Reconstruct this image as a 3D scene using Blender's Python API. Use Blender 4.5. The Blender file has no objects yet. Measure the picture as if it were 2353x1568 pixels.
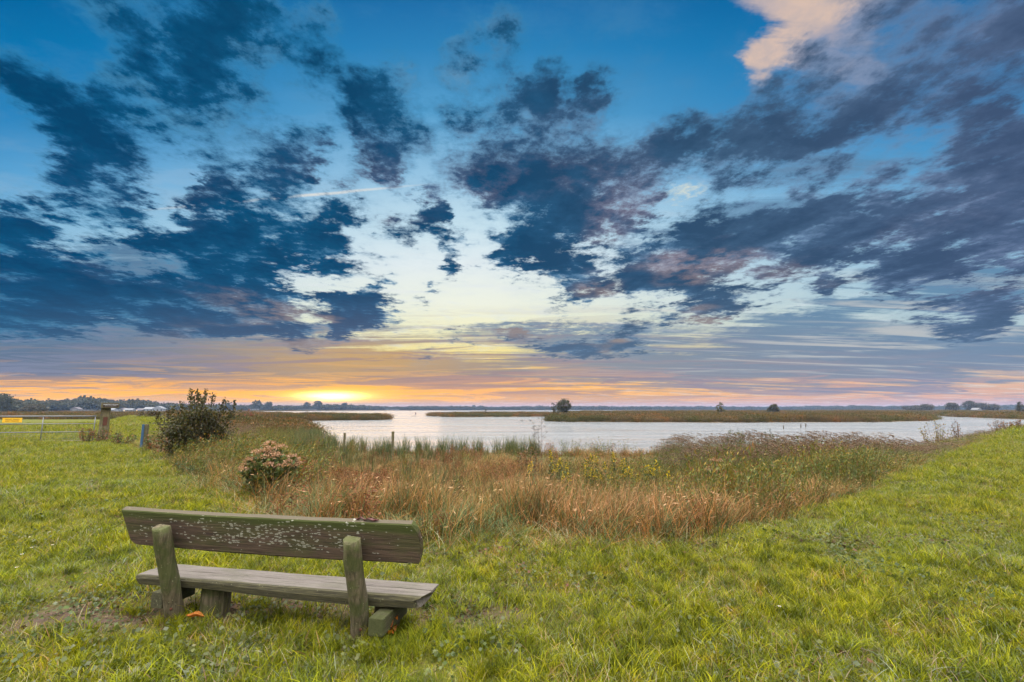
import bpy, bmesh, math, random
import numpy as np
from mathutils import Vector, Matrix
random.seed(7)
rng = np.random.default_rng(11)
S = bpy.context.scene
C = S.collection

# ------------------------------------------------------------------ camera
EYE = 1.6
PITCH = math.radians(8.24)
FV = 1078.0                      # focal length in units of a 2353 px wide frame
cam_d = bpy.data.cameras.new('camera')
cam_d.sensor_width = 36.0
cam_d.lens = 36.0 * FV / 2353.0
cam_d.clip_start = 0.05
cam_d.clip_end = 20000.0
cam = bpy.data.objects.new('camera', cam_d)
C.objects.link(cam)
cam.location = (0, 0, EYE)
cam.rotation_euler = (math.radians(90) + PITCH, 0, 0)
S.camera = cam
S.view_settings.view_transform = 'Standard'
S.view_settings.look = 'None'
S.view_settings.exposure = 0.0
S.view_settings.gamma = 1.0
S.cycles.use_denoising = True
S.cycles.max_bounces = 6
S.cycles.transparent_max_bounces = 8
S.cycles.volume_bounces = 1
S.render.film_transparent = False


def lin(r, g, b):
    f = lambda c: (c / 255.0 / 12.92) if c / 255.0 <= 0.04045 else ((c / 255.0 + 0.055) / 1.055) ** 2.4
    return (f(r), f(g), f(b), 1.0)


def sky_uv(px, py):
    """Bearing (east / north) and slope (up / north) of a spot of sky."""
    a = (px - 1176.5) / FV
    b = (784 - py) / FV
    den = math.cos(PITCH) - b * math.sin(PITCH)
    return a / den, (math.sin(PITCH) + b * math.cos(PITCH)) / den


# ------------------------------------------------------------------ node writing helper
class NT:
    def __init__(self, tree):
        self.t = tree
        tree.nodes.clear()

    def n(self, typ, **kw):
        nd = self.t.nodes.new(typ)
        for k, v in kw.items():
            setattr(nd, k, v)
        return nd

    def put(self, sock, v):
        if v is None:
            return
        if isinstance(v, bpy.types.NodeSocket):
            self.t.links.new(v, sock)
        else:
            if isinstance(v, (tuple, list)) and sock.type == 'VECTOR':
                v = tuple(v)[:3]
            sock.default_value = v

    def m(self, op, a, b=None, c=None, clamp=False):
        nd = self.n('ShaderNodeMath', operation=op, use_clamp=clamp)
        for i, v in enumerate((a, b, c)):
            self.put(nd.inputs[i], v)
        return nd.outputs[0]

    def v(self, op, a, b=None, scale=None):
        nd = self.n('ShaderNodeVectorMath', operation=op)
        self.put(nd.inputs[0], a)
        self.put(nd.inputs[1], b)
        if scale is not None:
            self.put(nd.inputs['Scale'], scale)
        return nd.outputs['Value'] if op in ('LENGTH', 'DOT_PRODUCT', 'DISTANCE') else nd.outputs[0]

    def xyz(self, x, y, z=0.0):
        nd = self.n('ShaderNodeCombineXYZ')
        for i, q in enumerate((x, y, z)):
            self.put(nd.inputs[i], q)
        return nd.outputs[0]

    def sep(self, v):
        nd = self.n('ShaderNodeSeparateXYZ')
        self.put(nd.inputs[0], v)
        return nd.outputs

    def mapping(self, v, loc=(0, 0, 0), rot=(0, 0, 0), scale=(1, 1, 1), kind='POINT'):
        nd = self.n('ShaderNodeMapping', vector_type=kind)
        self.put(nd.inputs['Vector'], v)
        if kind != 'NORMAL':
            nd.inputs['Location'].default_value = loc
        nd.inputs['Rotation'].default_value = rot
        nd.inputs['Scale'].default_value = scale
        return nd.outputs[0]

    def noise(self, v, scale, detail=4, rough=0.55, dist=0.0, color=False, dim='2D'):
        nd = self.n('ShaderNodeTexNoise', noise_dimensions=dim)
        self.put(nd.inputs['Vector'], v)
        nd.inputs['Scale'].default_value = scale
        nd.inputs['Detail'].default_value = detail
        nd.inputs['Roughness'].default_value = rough
        nd.inputs['Distortion'].default_value = dist
        return nd.outputs['Color'] if color else nd.outputs[0]

    def mr(self, v, a, b, c=0.0, d=1.0, smooth=True):
        nd = self.n('ShaderNodeMapRange', interpolation_type='SMOOTHSTEP' if smooth else 'LINEAR')
        for i, q in enumerate((v, a, b, c, d)):
            self.put(nd.inputs[i], q)
        return nd.outputs[0]

    def mix(self, f, a, b, blend='MIX'):
        nd = self.n('ShaderNodeMix', data_type='RGBA', blend_type=blend)
        nd.clamp_factor = True
        self.put(nd.inputs[0], f)
        self.put(nd.inputs[6], a)
        self.put(nd.inputs[7], b)
        return nd.outputs[2]

    def ramp(self, f, stops):
        nd = self.n('ShaderNodeValToRGB')
        cr = nd.color_ramp
        stops = sorted(stops, key=lambda s: s[0])
        while len(cr.elements) < len(stops):
            cr.elements.new(0.5)
        for e, (p, c) in zip(cr.elements, stops):
            e.position = p
            e.color = c
        self.put(nd.inputs[0], f)
        return nd.outputs[0]


# ------------------------------------------------------------------ sky
world = bpy.data.worlds.new('World')
S.world = world
world.use_nodes = True
w = NT(world.node_tree)
d_ = w.n('ShaderNodeTexCoord').outputs['Generated']
dn = w.v('NORMALIZE', d_)
dx, dy, dz = w.sep(dn)
yy = w.m('MAXIMUM', dy, 0.3)
U = w.m('DIVIDE', dx, yy)
V = w.m('DIVIDE', dz, yy)
UV = w.xyz(U, V, 0.0)
zz = w.m('ADD', w.m('MAXIMUM', dz, 0.0), 0.07)
P = w.xyz(w.m('DIVIDE', dx, zz), w.m('DIVIDE', dy, zz), 0.0)     # spot on the flat cloud deck

# outlines of the cloud groups get torn by two sizes of turbulence
wn1 = w.v('SUBTRACT', w.noise(P, 1.6, 3, 0.55, color=True), (0.5, 0.5, 0.5))
wn2 = w.v('SUBTRACT', w.noise(w.v('ADD', P, (9, 4, 2)), 6.5, 4.5, 0.7, color=True), (0.5, 0.5, 0.5))
vfade = w.mr(V, 0.0, 0.45, 0.10, 1.0)
warp = w.v('ADD', w.v('SCALE', wn1, scale=0.10), w.v('SCALE', wn2, scale=0.14))
UVw = w.v('ADD', UV, w.v('SCALE', warp, scale=vfade))


DARK = [
    (330, 60, 170, 60, -35), (450, 120, 130, 95, -40), (530, 40, 110, 70, -20), (120, 215, 190, 38, -35),
    (270, 200, 60, 60, -40), (350, 240, 120, 75, -30), (400, 285, 150, 55, -12), (510, 250, 55, 60, 0),
    (220, 325, 90, 55, -30), (185, 390, 50, 75, 25), (275, 465, 60, 42, -30), (130, 480, 90, 10, -16), (200, 525, 110, 10, -8),
    (690, 60, 60, 50, 0, .8), (605, 130, 70, 40, -20, .75), (730, 130, 40, 50, -60, .7), (590, 215, 45, 30, -40, .75),
    (610, 345, 50, 60, 60), (690, 335, 42, 38, 0), (610, 425, 70, 48, 0), (655, 400, 35, 50, 20),
    (490, 400, 36, 55, 10), (455, 445, 20, 14, 0, .9), (765, 490, 45, 35, 30, .8), (810, 500, 40, 20, 20, .65),
    (640, 535, 150, 60, -14), (720, 575, 80, 40, -18), (500, 560, 160, 30, -10), (380, 550, 120, 16, -6), (300, 505, 60, 14, -20),
    (20, 560, 80, 75, -20), (150, 640, 230, 60, -10), (60, 700, 260, 80, 0), (330, 690, 260, 75, -8),
    (480, 640, 120, 40, -14), (560, 610, 80, 40, -20), (600, 660, 60, 22, -20), (600, 700, 110, 42, -4), (520, 745, 200, 25, 0),
    (745, 700, 30, 22, 0), (830, 715, 105, 32, -10), (790, 750, 40, 28, 20), (868, 645, 30, 20, 0), (860, 678, 14, 20, 0),
    (700, 783, 80, 16, 0),
    (850, 215, 65, 55, 0), (905, 205, 40, 70, -10), (890, 300, 65, 80, -15), (900, 390, 32, 60, 0), (955, 290, 50, 30, -20),
    (1085, 258, 48, 26, 0), (1060, 150, 40, 110, -10, .66), (1155, 60, 45, 80, 0, .62),
    (1235, 220, 38, 55, 0), (1180, 250, 45, 50, 0, .9), (1240, 300, 70, 80, 0), (1130, 400, 75, 50, -20), (1210, 400, 110, 75, 0),
    (1320, 420, 100, 75, 10), (1290, 500, 130, 60, 10), (1210, 560, 85, 40, 10), (1160, 592, 30, 26, 0, .95), (1050, 562, 30, 18, 25),
    (1010, 460, 32, 55, 0), (1000, 508, 30, 14, 0), (1420, 400, 70, 55, 30), (1500, 370, 75, 55, 25), (1440, 470, 50, 50, 60),
    (1348, 215, 32, 30, 0, .85), (1335, 320, 55, 55, 0, .85), (1055, 370, 45, 40, 0, .85), (1120, 340, 40, 30, 0, .7), (1420, 535, 30, 26, 60, .9),
    (1600, 310, 70, 55, 20), (1700, 330, 110, 70, 28), (1830, 270, 130, 75, 30), (1940, 230, 130, 75, 28), (1650, 395, 45, 40, 60),
    (1880, 150, 45, 40, 40, .9), (2060, 190, 130, 80, 30), (2180, 120, 150, 90, 32), (2320, 60, 110, 80, 35), (2080, 40, 110, 60, 20, .95),
    (1760, 380, 40, 30, 40, .75),
    (1480, 600, 60, 34, 0), (1600, 590, 150, 50, 12), (1760, 540, 180, 75, 10), (1950, 490, 230, 85, 12), (2150, 470, 240, 95, 12),
    (2300, 390, 120, 110, 25), (2300, 500, 180, 75, 0), (1900, 560, 220, 40, 4), (2330, 290, 60, 45, 30),
    (1320, 635, 75, 42, 0), (1370, 672, 50, 18, 0), (1305, 712, 55, 12, 5), (1560, 655, 90, 16, 6), (1480, 640, 50, 26, 0), (1450, 655, 24, 30, 40),
    (1905, 655, 55, 22, 8), (2060, 642, 85, 32, 5), (2180, 610, 130, 34, 8), (2300, 580, 110, 36, 5), (1780, 650, 40, 12, 0, .9),
    (1640, 705, 120, 24, 12), (1540, 745, 70, 9, 6, .9), (1480, 712, 60, 9, 2, .8), (1440, 745, 60, 9, 0, .8),
    (2270, 700, 150, 26, 4), (2150, 715, 100, 22, 6, .9), (2290, 735, 40, 14, 0, .95), (2220, 770, 110, 20, 4, .8),
    (1320, 800, 130, 20, -3), (1440, 790, 80, 16, 0), (975, 820, 38, 10, 0), (1170, 768, 55, 10, 0), (1060, 770, 60, 7, 0, .8),
    (1195, 680, 40, 7, 5, .9), (1130, 705, 50, 6, 0, .7), (1035, 625, 34, 18, 0, 1), (985, 665, 34, 18, 50, .9), (885, 608, 16, 8, 0, .75),
    (960, 555, 25, 14, 0, .7), (900, 545, 40, 25, 40, .5), (1060, 810, 60, 8, 0, .8),
]
SOFT = [   # quiet grey-blue sheets low in the sky
    (150, 800, 480, 85, 0), (500, 820, 440, 60, 0), (1350, 770, 240, 30, 0, .8), (820, 845, 400, 30, -2), (200, 850, 420, 30, 0), (1000, 838, 140, 12, -4, .9), (1550, 840, 360, 36, 0),
    (2000, 830, 460, 55, 0, 1), (1750, 770, 220, 30, 12, .7), (1900, 720, 250, 30, 12, .8), (2200, 800, 300, 40, 0, .9),
    (1700, 880, 400, 14, 0, .6), (900, 895, 500, 7, 0, .7), (1300, 865, 260, 12, 0, .8), (400, 905, 600, 6, 0, .2),
    (2250, 655, 200, 60, 0, .8), (1780, 460, 350, 60, 22, .45), (300, 600, 300, 120, 0, .5),
]
LIT = [(1830, 40, 130, 80, -20), (1900, 100, 130, 85, -40), (1960, 60, 100, 90, -30), (2010, 150, 50, 75, 10), (1770, 110, 50, 110, -20, .8),
       (1750, 20, 60, 50, 0, .8), (2330, 10, 60, 30, 20, .6), (640, 50, 12, 16, 0, .6)]
BRIGHT = [(530, 772, 70, 12, 0, 1.0), (1570, 440, 90, 26, 12, .8), (850, 770, 90, 12, 10, .7)]

UMAX, NROW = 1.28, 27
ROWV = [1.12 * (0.35 * (k / (NROW - 1)) + 0.65 * (k / (NROW - 1)) ** 1.6) for k in range(NROW)]


def cover(rows, k, uu, vv):
    """How full the sky is at bearing uu, slope vv: the fullest of the listed cloud groups (x, y, half sizes, tilt, fullness)."""
    acc = np.zeros_like(uu)
    for row in rows:
        px, py, rx, ry, an = row[:5]
        amp = row[5] if len(row) > 5 else 1.0
        u, v_ = sky_uv(px, py)
        st = 1.0 / (math.cos(PITCH) - (784 - py) / FV * math.sin(PITCH))
        ca, sa = math.cos(math.radians(an)), math.sin(math.radians(an))
        du, dv = uu - u, vv - v_
        kq = k * (0.82 if (k > 1.65 and py > 600) else 1.0)
        a_ = (du * ca + dv * sa) / (rx * kq / FV * st)
        b_ = (-du * sa + dv * ca) / (ry * kq / FV * st * 1.05)
        acc = np.maximum(acc, amp * np.clip(1 - np.hypot(a_, b_), 0, 1))
    return acc


rowpos = w.n('ShaderNodeFloatCurve')
cv = rowpos.mapping.curves[0]
rowpos.mapping.use_clip = False
for k in range(0, NROW, 2):
    q = (ROWV[k] / 1.2, k / (NROW - 1))
    if k == 0:
        cv.points[0].location = q
    elif k == NROW - 1:
        cv.points[-1].location = q
    else:
        cv.points.new(*q)
for p_ in cv.points:
    p_.handle_type = 'VECTOR'
rowpos.mapping.update()
Us, Vs, _z = w.sep(UVw)
w.put(rowpos.inputs['Value'], w.m('DIVIDE', Vs, 1.2, clamp=True))
rt = w.m('MULTIPLY', rowpos.outputs[0], NROW - 1.0)
u01 = w.m('MULTIPLY_ADD', Us, 0.5 / UMAX, 0.5, clamp=True)
ucol = w.xyz(u01, u01, u01)
NS = 120
field = None
for k in range(NROW):
    us_ = np.linspace(-UMAX, UMAX, NS)
    vs_ = np.full(NS, ROWV[k])
    half = 0.5 * ((ROWV[min(k + 1, NROW - 1)] - ROWV[max(k - 1, 0)]) * 0.5)
    chans = []
    for rows_, kk in ((DARK, 1.70), (SOFT, 1.6), (LIT + BRIGHT, 1.6)):
        chans.append((cover(rows_, kk, us_, vs_) * 2 + cover(rows_, kk, us_, vs_ + half) + cover(rows_, kk, us_, vs_ - half)) / 4)
    nd = w.n('ShaderNodeVectorCurve')
    nd.mapping.use_clip = False
    for c_, ch in zip(nd.mapping.curves, chans):
        keep = [i for i in range(NS) if i in (0, NS - 1) or abs(ch[i + 1] - 2 * ch[i] + ch[i - 1]) > 0.004]
        c_.points[0].location = (-1.0, 0.0)
        c_.points[-1].location = (1.0, float(ch[-1]))
        c_.points.new(-0.004, 0.0)
        for i in keep[:-1]:
            c_.points.new(i / (NS - 1), float(ch[i]))
        for p_ in c_.points:
            p_.handle_type = 'VECTOR'
    nd.mapping.update()
    if field is None:
        w.put(nd.inputs['Vector'], ucol)
        rk = rt
    else:      # a vanishing share of the running sum keeps the rows evaluated one after another
        sv_ = w.n('ShaderNodeVectorMath', operation='MULTIPLY_ADD')
        w.put(sv_.inputs[0], field)
        sv_.inputs[1].default_value = (1e-7, 1e-7, 1e-7)
        w.put(sv_.inputs[2], ucol)
        w.put(nd.inputs['Vector'], sv_.outputs[0])
        rk = rt
    hat = w.m('MULTIPLY_ADD', w.m('ABSOLUTE', w.m('SUBTRACT', rk, float(k))), -1.0, 1.0, clamp=True)
    sc_ = w.n('ShaderNodeVectorMath', operation='MULTIPLY_ADD')
    w.put(sc_.inputs[0], nd.outputs[0])
    w.t.links.new(hat, sc_.inputs[1])
    if field is not None:
        w.put(sc_.inputs[2], field)
    field = sc_.outputs[0]
cov, softc, litc0 = w.sep(field)
cov = w.m('ADD', w.m('MINIMUM', cov, 0.40), w.m('MULTIPLY', w.m('MAXIMUM', w.m('SUBTRACT', cov, 0.40), 0.0), w.mr(V, 0.15, 0.6, 0.9, 0.45)))
# the same billows looked up a little further towards the sun: the difference lights one side of every puff
Poff = w.v('ADD', P, (-0.030, 0.075, 0.0))
bo = w.noise(w.v('ADD', Poff, (3.1, 7.7, 0)), 2.6, 5, 0.60)
bo2 = w.noise(w.v('ADD', Poff, (1.7, -2.2, 5)), 9.0, 4, 0.66)

bill1 = w.noise(w.v('ADD', P, (3.1, 7.7, 0)), 2.6, 5, 0.60)
bill2 = w.noise(w.v('ADD', P, (1.7, -2.2, 5)), 9.0, 6, 0.68)
nz = w.m('ADD', w.m('MULTIPLY', w.m('SUBTRACT', bill1, 0.5), 1.0), w.m('MULTIPLY', w.m('SUBTRACT', bill2, 0.5), 0.95))
dens_in = w.m('ADD', cov, w.m('MULTIPLY', w.m('MULTIPLY', nz, w.mr(cov, 0.0, 0.25, 0.45, 1.0)), w.mr(V, 0.1, 0.45, 0.6, 1.0)))
dens = w.mr(dens_in, w.mr(V, 0.1, 0.8, 0.18, 0.10), w.mr(V, 0.1, 0.8, 0.42, 0.62))
core = w.mr(dens_in, 0.12, 0.62)

# thin veils, combed along the wind so that perspective fans them out
ang = math.radians(62)
comb = w.noise(w.mapping(P, (0, 0, 0), (0, 0, ang), (0.30, 2.3, 1)), 1.5, 6, 0.6, 0.4)
comb2 = w.noise(w.mapping(P, (3, 1, 0), (0, 0, math.radians(35)), (0.5, 1.6, 1)), 3.0, 5, 0.6, 0.5)
soft = w.mr(w.m('ADD', softc, w.m('MULTIPLY', w.m('MULTIPLY', w.m('SUBTRACT', comb, 0.5), 1.5), w.mr(softc, 0.0, 0.22))), 0.07, 0.42)

# clear sky
VR = lambda py: sky_uv(0, py)[1]
near = [(930, (214, 165, 152)), (912, (250, 190, 110)), (885, (250, 196, 100)), (850, (248, 208, 110)), (810, (248, 230, 150)),
        (760, (244, 240, 196)), (700, (240, 243, 226)), (610, (228, 238, 240)), (520, (200, 226, 238)), (400, (150, 196, 226)),
        (260, (88, 160, 206)), (110, (45, 130, 186)), (-200, (25, 105, 165))]
side = [(930, (205, 163, 162)), (905, (222, 172, 150)), (870, (228, 190, 158)), (820, (196, 188, 178)), (740, (176, 200, 208)),
        (640, (160, 198, 218)), (520, (128, 184, 218)), (400, (84, 160, 210)), (260, (30, 128, 188)), (110, (0, 116, 176)), (-200, (0, 100, 160))]
rn = w.ramp(V, [(max(0, VR(a)), lin(*c)) for a, c in near])
rs = w.ramp(V, [(max(0, VR(a)), lin(*c)) for a, c in side])
uc = w.m('DIVIDE', w.m('ADD', U, 0.12), 0.62)
sunward = w.m('POWER', 2.718, w.m('MULTIPLY', w.m('MULTIPLY', uc, uc), -1.0))
base = w.mix(sunward, rs, rn)
# burning strip over the horizon, left of and round the sun
us, vs = sky_uv(762, 911)
strip = w.ramp(V, [(0, (0, 0, 0, 1)), (VR(926), (0, 0, 0, 1)), (VR(918), (1, 1, 1, 1)), (VR(890), (.95, .95, .95, 1)), (VR(878), (.5, .5, .5, 1)), (VR(862), (0, 0, 0, 1))])
gu = w.m('DIVIDE', w.m('SUBTRACT', U, us + -0.25), 0.75)
gl = w.m('POWER', 2.718, w.m('MULTIPLY', w.m('MULTIPLY', gu, gu), -1.0))
base = w.mix(w.m('MULTIPLY', w.m('MULTIPLY', strip, gl), 1.0), base, (1.15, 0.52, 0.055, 1))

# pale haze in the high blue
hz = w.mr(w.m('ADD', comb2, w.m('MULTIPLY', nz, 0.4)), 0.48, 0.75)
base = w.mix(w.m('MULTIPLY', hz, w.mr(V, 0.15, 0.6, 0.45, 0.14)), base, w.mix(w.mr(V, 0.3, 0.8), lin(230, 236, 238), lin(96, 150, 190)))

# cloud tints: teal left, slate in the middle, plum right; mauve towards the horizon
ct = w.ramp(w.mr(U, -1.1, 1.1, 0, 1, False), [(0.0, lin(0, 78, 122)), (0.3, lin(12, 80, 120)), (0.5, lin(30, 84, 122)), (0.72, lin(62, 94, 126)), (1.0, lin(78, 100, 134))])
ct_thin = w.ramp(w.mr(U, -1.1, 1.1, 0, 1, False), [(0.0, lin(66, 138, 178)), (0.45, lin(104, 152, 186)), (0.72, lin(104, 138, 172)), (1.0, lin(112, 132, 166))])
relief = w.m('ADD', w.m('MULTIPLY', w.m('SUBTRACT', bill1, bo), 1.5), w.m('MULTIPLY', w.m('SUBTRACT', bill2, bo2), 1.0))
shade = w.m('ADD', w.m('SUBTRACT', w.m('MULTIPLY_ADD', core, 0.42, 0.26), relief), w.m('ADD', w.m('MULTIPLY', w.m('SUBTRACT', bill2, 0.5), 1.5), w.m('MULTIPLY', w.m('SUBTRACT', bill1, 0.5), 2.0)), clamp=True)
cc = w.mix(w.mr(shade, 0.0, 0.55, 0, 1, False), ct_thin, ct)
cc = w.mix(w.mr(shade, 0.5, 1.0, 0, 0.8, False), cc, w.mix(1.0, ct, (0.52, 0.60, 0.66, 1), 'MULTIPLY'))
low = w.mr(V, 0.06, 0.30, 1.0, 0.0)
cc = w.mix(w.m('MULTIPLY', low, 0.62), cc, w.ramp(w.mr(U, -1.1, 1.1, 0, 1, False), [(0, lin(70, 108, 142)), (0.35, lin(112, 116, 140)), (0.6, lin(104, 124, 148)), (1, lin(88, 120, 152))]))
sc = w.mix(w.mr(V, 0.05, 0.22), w.ramp(w.mr(U, -1.1, 1.1, 0, 1, False), [(0, lin(84, 106, 138)), (0.35, lin(126, 122, 140)), (0.6, lin(124, 136, 156)), (1, lin(108, 130, 160))]),
           w.ramp(w.mr(U, -1.1, 1.1, 0, 1, False), [(0, lin(30, 92, 134)), (0.4, lin(96, 126, 156)), (1, lin(84, 128, 164))]))
sc = w.mix(w.mr(comb, 0.35, 0.7, 0.0, 0.22), sc, w.mix(0.5, sc, lin(150, 170, 190)))

gx_ = w.m('DIVIDE', w.m('SUBTRACT', U, us + 0.06), 0.30)
gy_ = w.m('DIVIDE', w.m('SUBTRACT', V, 0.105), 0.055)
gold = w.m('POWER', 2.718, w.m('MULTIPLY', w.m('ADD', w.m('MULTIPLY', gx_, gx_), w.m('MULTIPLY', gy_, gy_)), -1.0))
sc = w.mix(w.m('MULTIPLY', gold, 0.75), sc, lin(214, 164, 84))
col = w.mix(w.m('MULTIPLY', soft, 0.90), base, sc)
# pale wisps fanning out on the right
wis = w.m('MULTIPLY', w.mr(comb, 0.50, 0.66), w.m('MULTIPLY', w.mr(U, 0.0, 0.35), w.ramp(V, [(0, (0, 0, 0, 1)), (0.05, (0, 0, 0, 1)), (0.11, (1, 1, 1, 1)), (0.24, (1, 1, 1, 1)), (0.34, (0, 0, 0, 1))])))
col = w.mix(w.m('MULTIPLY', wis, 0.6), col, lin(214, 212, 204))
# lit streaks low over the horizon
stn = w.noise(w.mapping(UV, (0, 0, 0), (0, 0, 0), (1.6, 34, 1)), 2.2, 6, 0.6, 0.6)
stn2 = w.noise(w.mapping(UV, (5, 2, 0), (0, 0, 0), (1.2, 22, 1)), 2.6, 7, 0.62, 0.8)
band = w.ramp(V, [(0, (0, 0, 0, 1)), (VR(928), (0.2, .2, .2, 1)), (VR(905), (1, 1, 1, 1)), (VR(882), (.9, .9, .9, 1)), (VR(862), (.35, .35, .35, 1)), (VR(820), (.10, .10, .10, 1)), (VR(730), (0, 0, 0, 1))])
stk = w.m('MULTIPLY', w.m('MULTIPLY', w.mr(stn, 0.50, 0.60), band), w.mr(U, 0.1, 0.8, 1.0, 0.5))
stc = w.mix(w.m('POWER', 2.718, w.m('MULTIPLY', w.m('MULTIPLY', gu, gu), -1.3)), lin(232, 170, 145), (1.15, 0.56, 0.07, 1))
col = w.mix(w.m('MULTIPLY', stk, 0.85), col, stc)
band2 = w.ramp(V, [(0, (0, 0, 0, 1)), (VR(928), (0.2, .2, .2, 1)), (VR(900), (1, 1, 1, 1)), (VR(850), (.8, .8, .8, 1)), (VR(780), (.55, .55, .55, 1)), (VR(700), (0, 0, 0, 1))])
dk = w.m('MULTIPLY', w.m('MULTIPLY', w.mr(stn2, 0.49, 0.58), band2), w.m('SUBTRACT', 1.0, w.m('MULTIPLY', w.mr(U, 0.1, 0.6), w.mr(V, 0.06, 0.10, 0.0, 0.75))))
dkc = w.mix(sunward, lin(130, 138, 166), lin(152, 128, 138))
col = w.mix(w.m('MULTIPLY', dk, 0.75), col, dkc)

col = w.mix(w.m('MULTIPLY', w.m('MULTIPLY', strip, gl), w.mr(stn2, 0.42, 0.60, 0.92, 0.35)), col, (1.25, 0.53, 0.03, 1))
br = w.mr(w.m('ADD', litc0, w.m('MULTIPLY', nz, 0.5)), 0.2, 0.6)
col = w.mix(w.m('MULTIPLY', br, w.mr(V, 0.5, 0.55, 0.8, 0.0)), col, lin(240, 234, 205))
# rose-lit cream cloud high on the right, with streaky virga
litc = w.m('ADD', litc0, w.m('MULTIPLY', w.mr(litc0, 0.0, 0.2), w.m('ADD', w.m('MULTIPLY', w.m('SUBTRACT', comb2, 0.5), 1.7), w.m('MULTIPLY', nz, 0.15))))
col = w.mix(w.m('MULTIPLY', w.mr(litc, 0.15, 0.6), w.mr(V, 0.5, 0.55, 0.0, 0.95)), col, w.mix(w.mr(bill1, 0.35, 0.65), lin(150, 155, 178), lin(226, 196, 176)))
# contrail
cu, cvv = sky_uv(655, 454)
cmap = w.mapping(w.v('ADD', UV, w.v('SCALE', wn2, scale=0.006)), (cu, cvv, 0), (0, 0, math.radians(5.6)), (0.40, 0.0058, 1), 'TEXTURE')
cg = w.n('ShaderNodeTexGradient', gradient_type='SPHERICAL')
w.put(cg.inputs[0], cmap)
ctr = w.mr(w.m('ADD', cg.outputs[1], w.m('MULTIPLY', nz, 0.15)), 0.02, 0.8)
col = w.mix(w.m('MULTIPLY', ctr, 0.8), col, lin(240, 232, 220))
# the cumulus deck in front of all that, with a thin veil spilling past its edges
col = w.mix(w.m('MULTIPLY', w.mr(dens_in, -0.05, 0.30), w.mr(V, 0.25, 0.7, 0.10, 0.50)), col, w.mix(w.mr(V, 0.35, 0.7), lin(126, 172, 204), w.mix(w.mr(U, 0.0, 0.9), lin(48, 128, 176), lin(92, 132, 174))))
col = w.mix(dens, col, cc)
# edges warmed by the sun from below
warmn = w.noise(w.v('ADD', P, (7, 7, 7)), 1.1, 3, 0.5)
rim = w.m('MULTIPLY', w.m('MULTIPLY', w.m('MULTIPLY', w.mr(dens_in, 0.20, 0.40), w.mr(dens_in, 0.45, 0.75, 1, 0)), w.mr(warmn, 0.52, 0.68)), w.mr(V, 0.06, 0.12))
rim = w.m('MULTIPLY', rim, w.m('MULTIPLY', w.mr(V, 0.35, 0.6, 1.0, 0.15), w.mr(w.m('ABSOLUTE', U), 0.35, 0.8, 1.0, 0.1)))
col = w.mix(w.m('MULTIPLY', rim, 0.26), col, w.mix(w.mr(V, 0.1, 0.45), lin(250, 205, 150), lin(206, 160, 160)))

# the sun itself, half behind the cloud strips
su = w.m('DIVIDE', w.m('SUBTRACT', U, us), 0.055)
sv = w.m('DIVIDE', w.m('SUBTRACT', V, vs), 0.0075)
sg = w.m('POWER', 2.718, w.m('MULTIPLY', w.m('ADD', w.m('MULTIPLY', su, su), w.m('MULTIPLY', sv, sv)), -1.0))
su2 = w.m('DIVIDE', w.m('SUBTRACT', U, us), 0.13)
sv2 = w.m('DIVIDE', w.m('SUBTRACT', V, vs + 0.004), 0.014)
sg2 = w.m('POWER', 2.718, w.m('MULTIPLY', w.m('ADD', w.m('MULTIPLY', su2, su2), w.m('MULTIPLY', sv2, sv2)), -1.0))
dkk = w.m('SUBTRACT', 1.0, w.m('MULTIPLY', dk, 0.6))
col = w.mix(w.m('MULTIPLY', w.m('MULTIPLY', sg2, dkk), 0.95), col, (1.3, 0.78, 0.08, 1))
col = w.mix(1.0, col, w.mix(w.m('MULTIPLY', sg, dkk), (0, 0, 0, 1), (4.0, 3.0, 1.2, 1)), 'ADD')

# under the horizon: plain dusk ground glow; overhead and behind the viewer, unseen sky is boosted to light the land
col = w.mix(w.mr(dz, -0.02, 0.0), lin(120, 120, 120), col)
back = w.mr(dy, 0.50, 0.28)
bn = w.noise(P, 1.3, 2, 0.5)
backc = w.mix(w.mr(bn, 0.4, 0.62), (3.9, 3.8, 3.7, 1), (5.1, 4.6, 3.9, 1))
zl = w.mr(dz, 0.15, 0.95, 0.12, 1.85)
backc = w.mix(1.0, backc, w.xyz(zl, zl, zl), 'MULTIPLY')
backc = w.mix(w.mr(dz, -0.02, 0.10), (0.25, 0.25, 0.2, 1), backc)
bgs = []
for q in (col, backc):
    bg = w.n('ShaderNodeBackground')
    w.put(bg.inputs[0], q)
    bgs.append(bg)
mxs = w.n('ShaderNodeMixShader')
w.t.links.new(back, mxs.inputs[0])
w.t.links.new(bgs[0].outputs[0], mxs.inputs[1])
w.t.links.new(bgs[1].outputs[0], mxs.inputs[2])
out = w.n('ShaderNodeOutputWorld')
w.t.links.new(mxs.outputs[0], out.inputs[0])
world.cycles.sampling_method = 'MANUAL'
world.cycles.sample_map_resolution = 512
# the low sun, filtered by cloud
su_d = bpy.data.lights.new('sun', 'SUN')
su_d.energy = 0.15
su_d.angle = math.radians(25)
su_d.color = (1.0, 0.62, 0.34)
sun = bpy.data.objects.new('sun', su_d)
C.objects.link(sun)
sun.rotation_euler = Vector((us, 1.0, 0.09)).to_track_quat('Z', 'Y').to_euler()

# ================================================================== terrain
WATER = -1.5


def at(px, py, z=0.0):
    """Where the sight line of a spot in the view meets height z (used once, to survey the place from the photograph)."""
    a = (px - 1176.5) / FV
    b = (784 - py) / FV
    d = (a, math.cos(PITCH) - b * math.sin(PITCH), math.sin(PITCH) + b * math.cos(PITCH))
    t = (z - EYE) / d[2]
    return d[0] * t, d[1] * t


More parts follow.
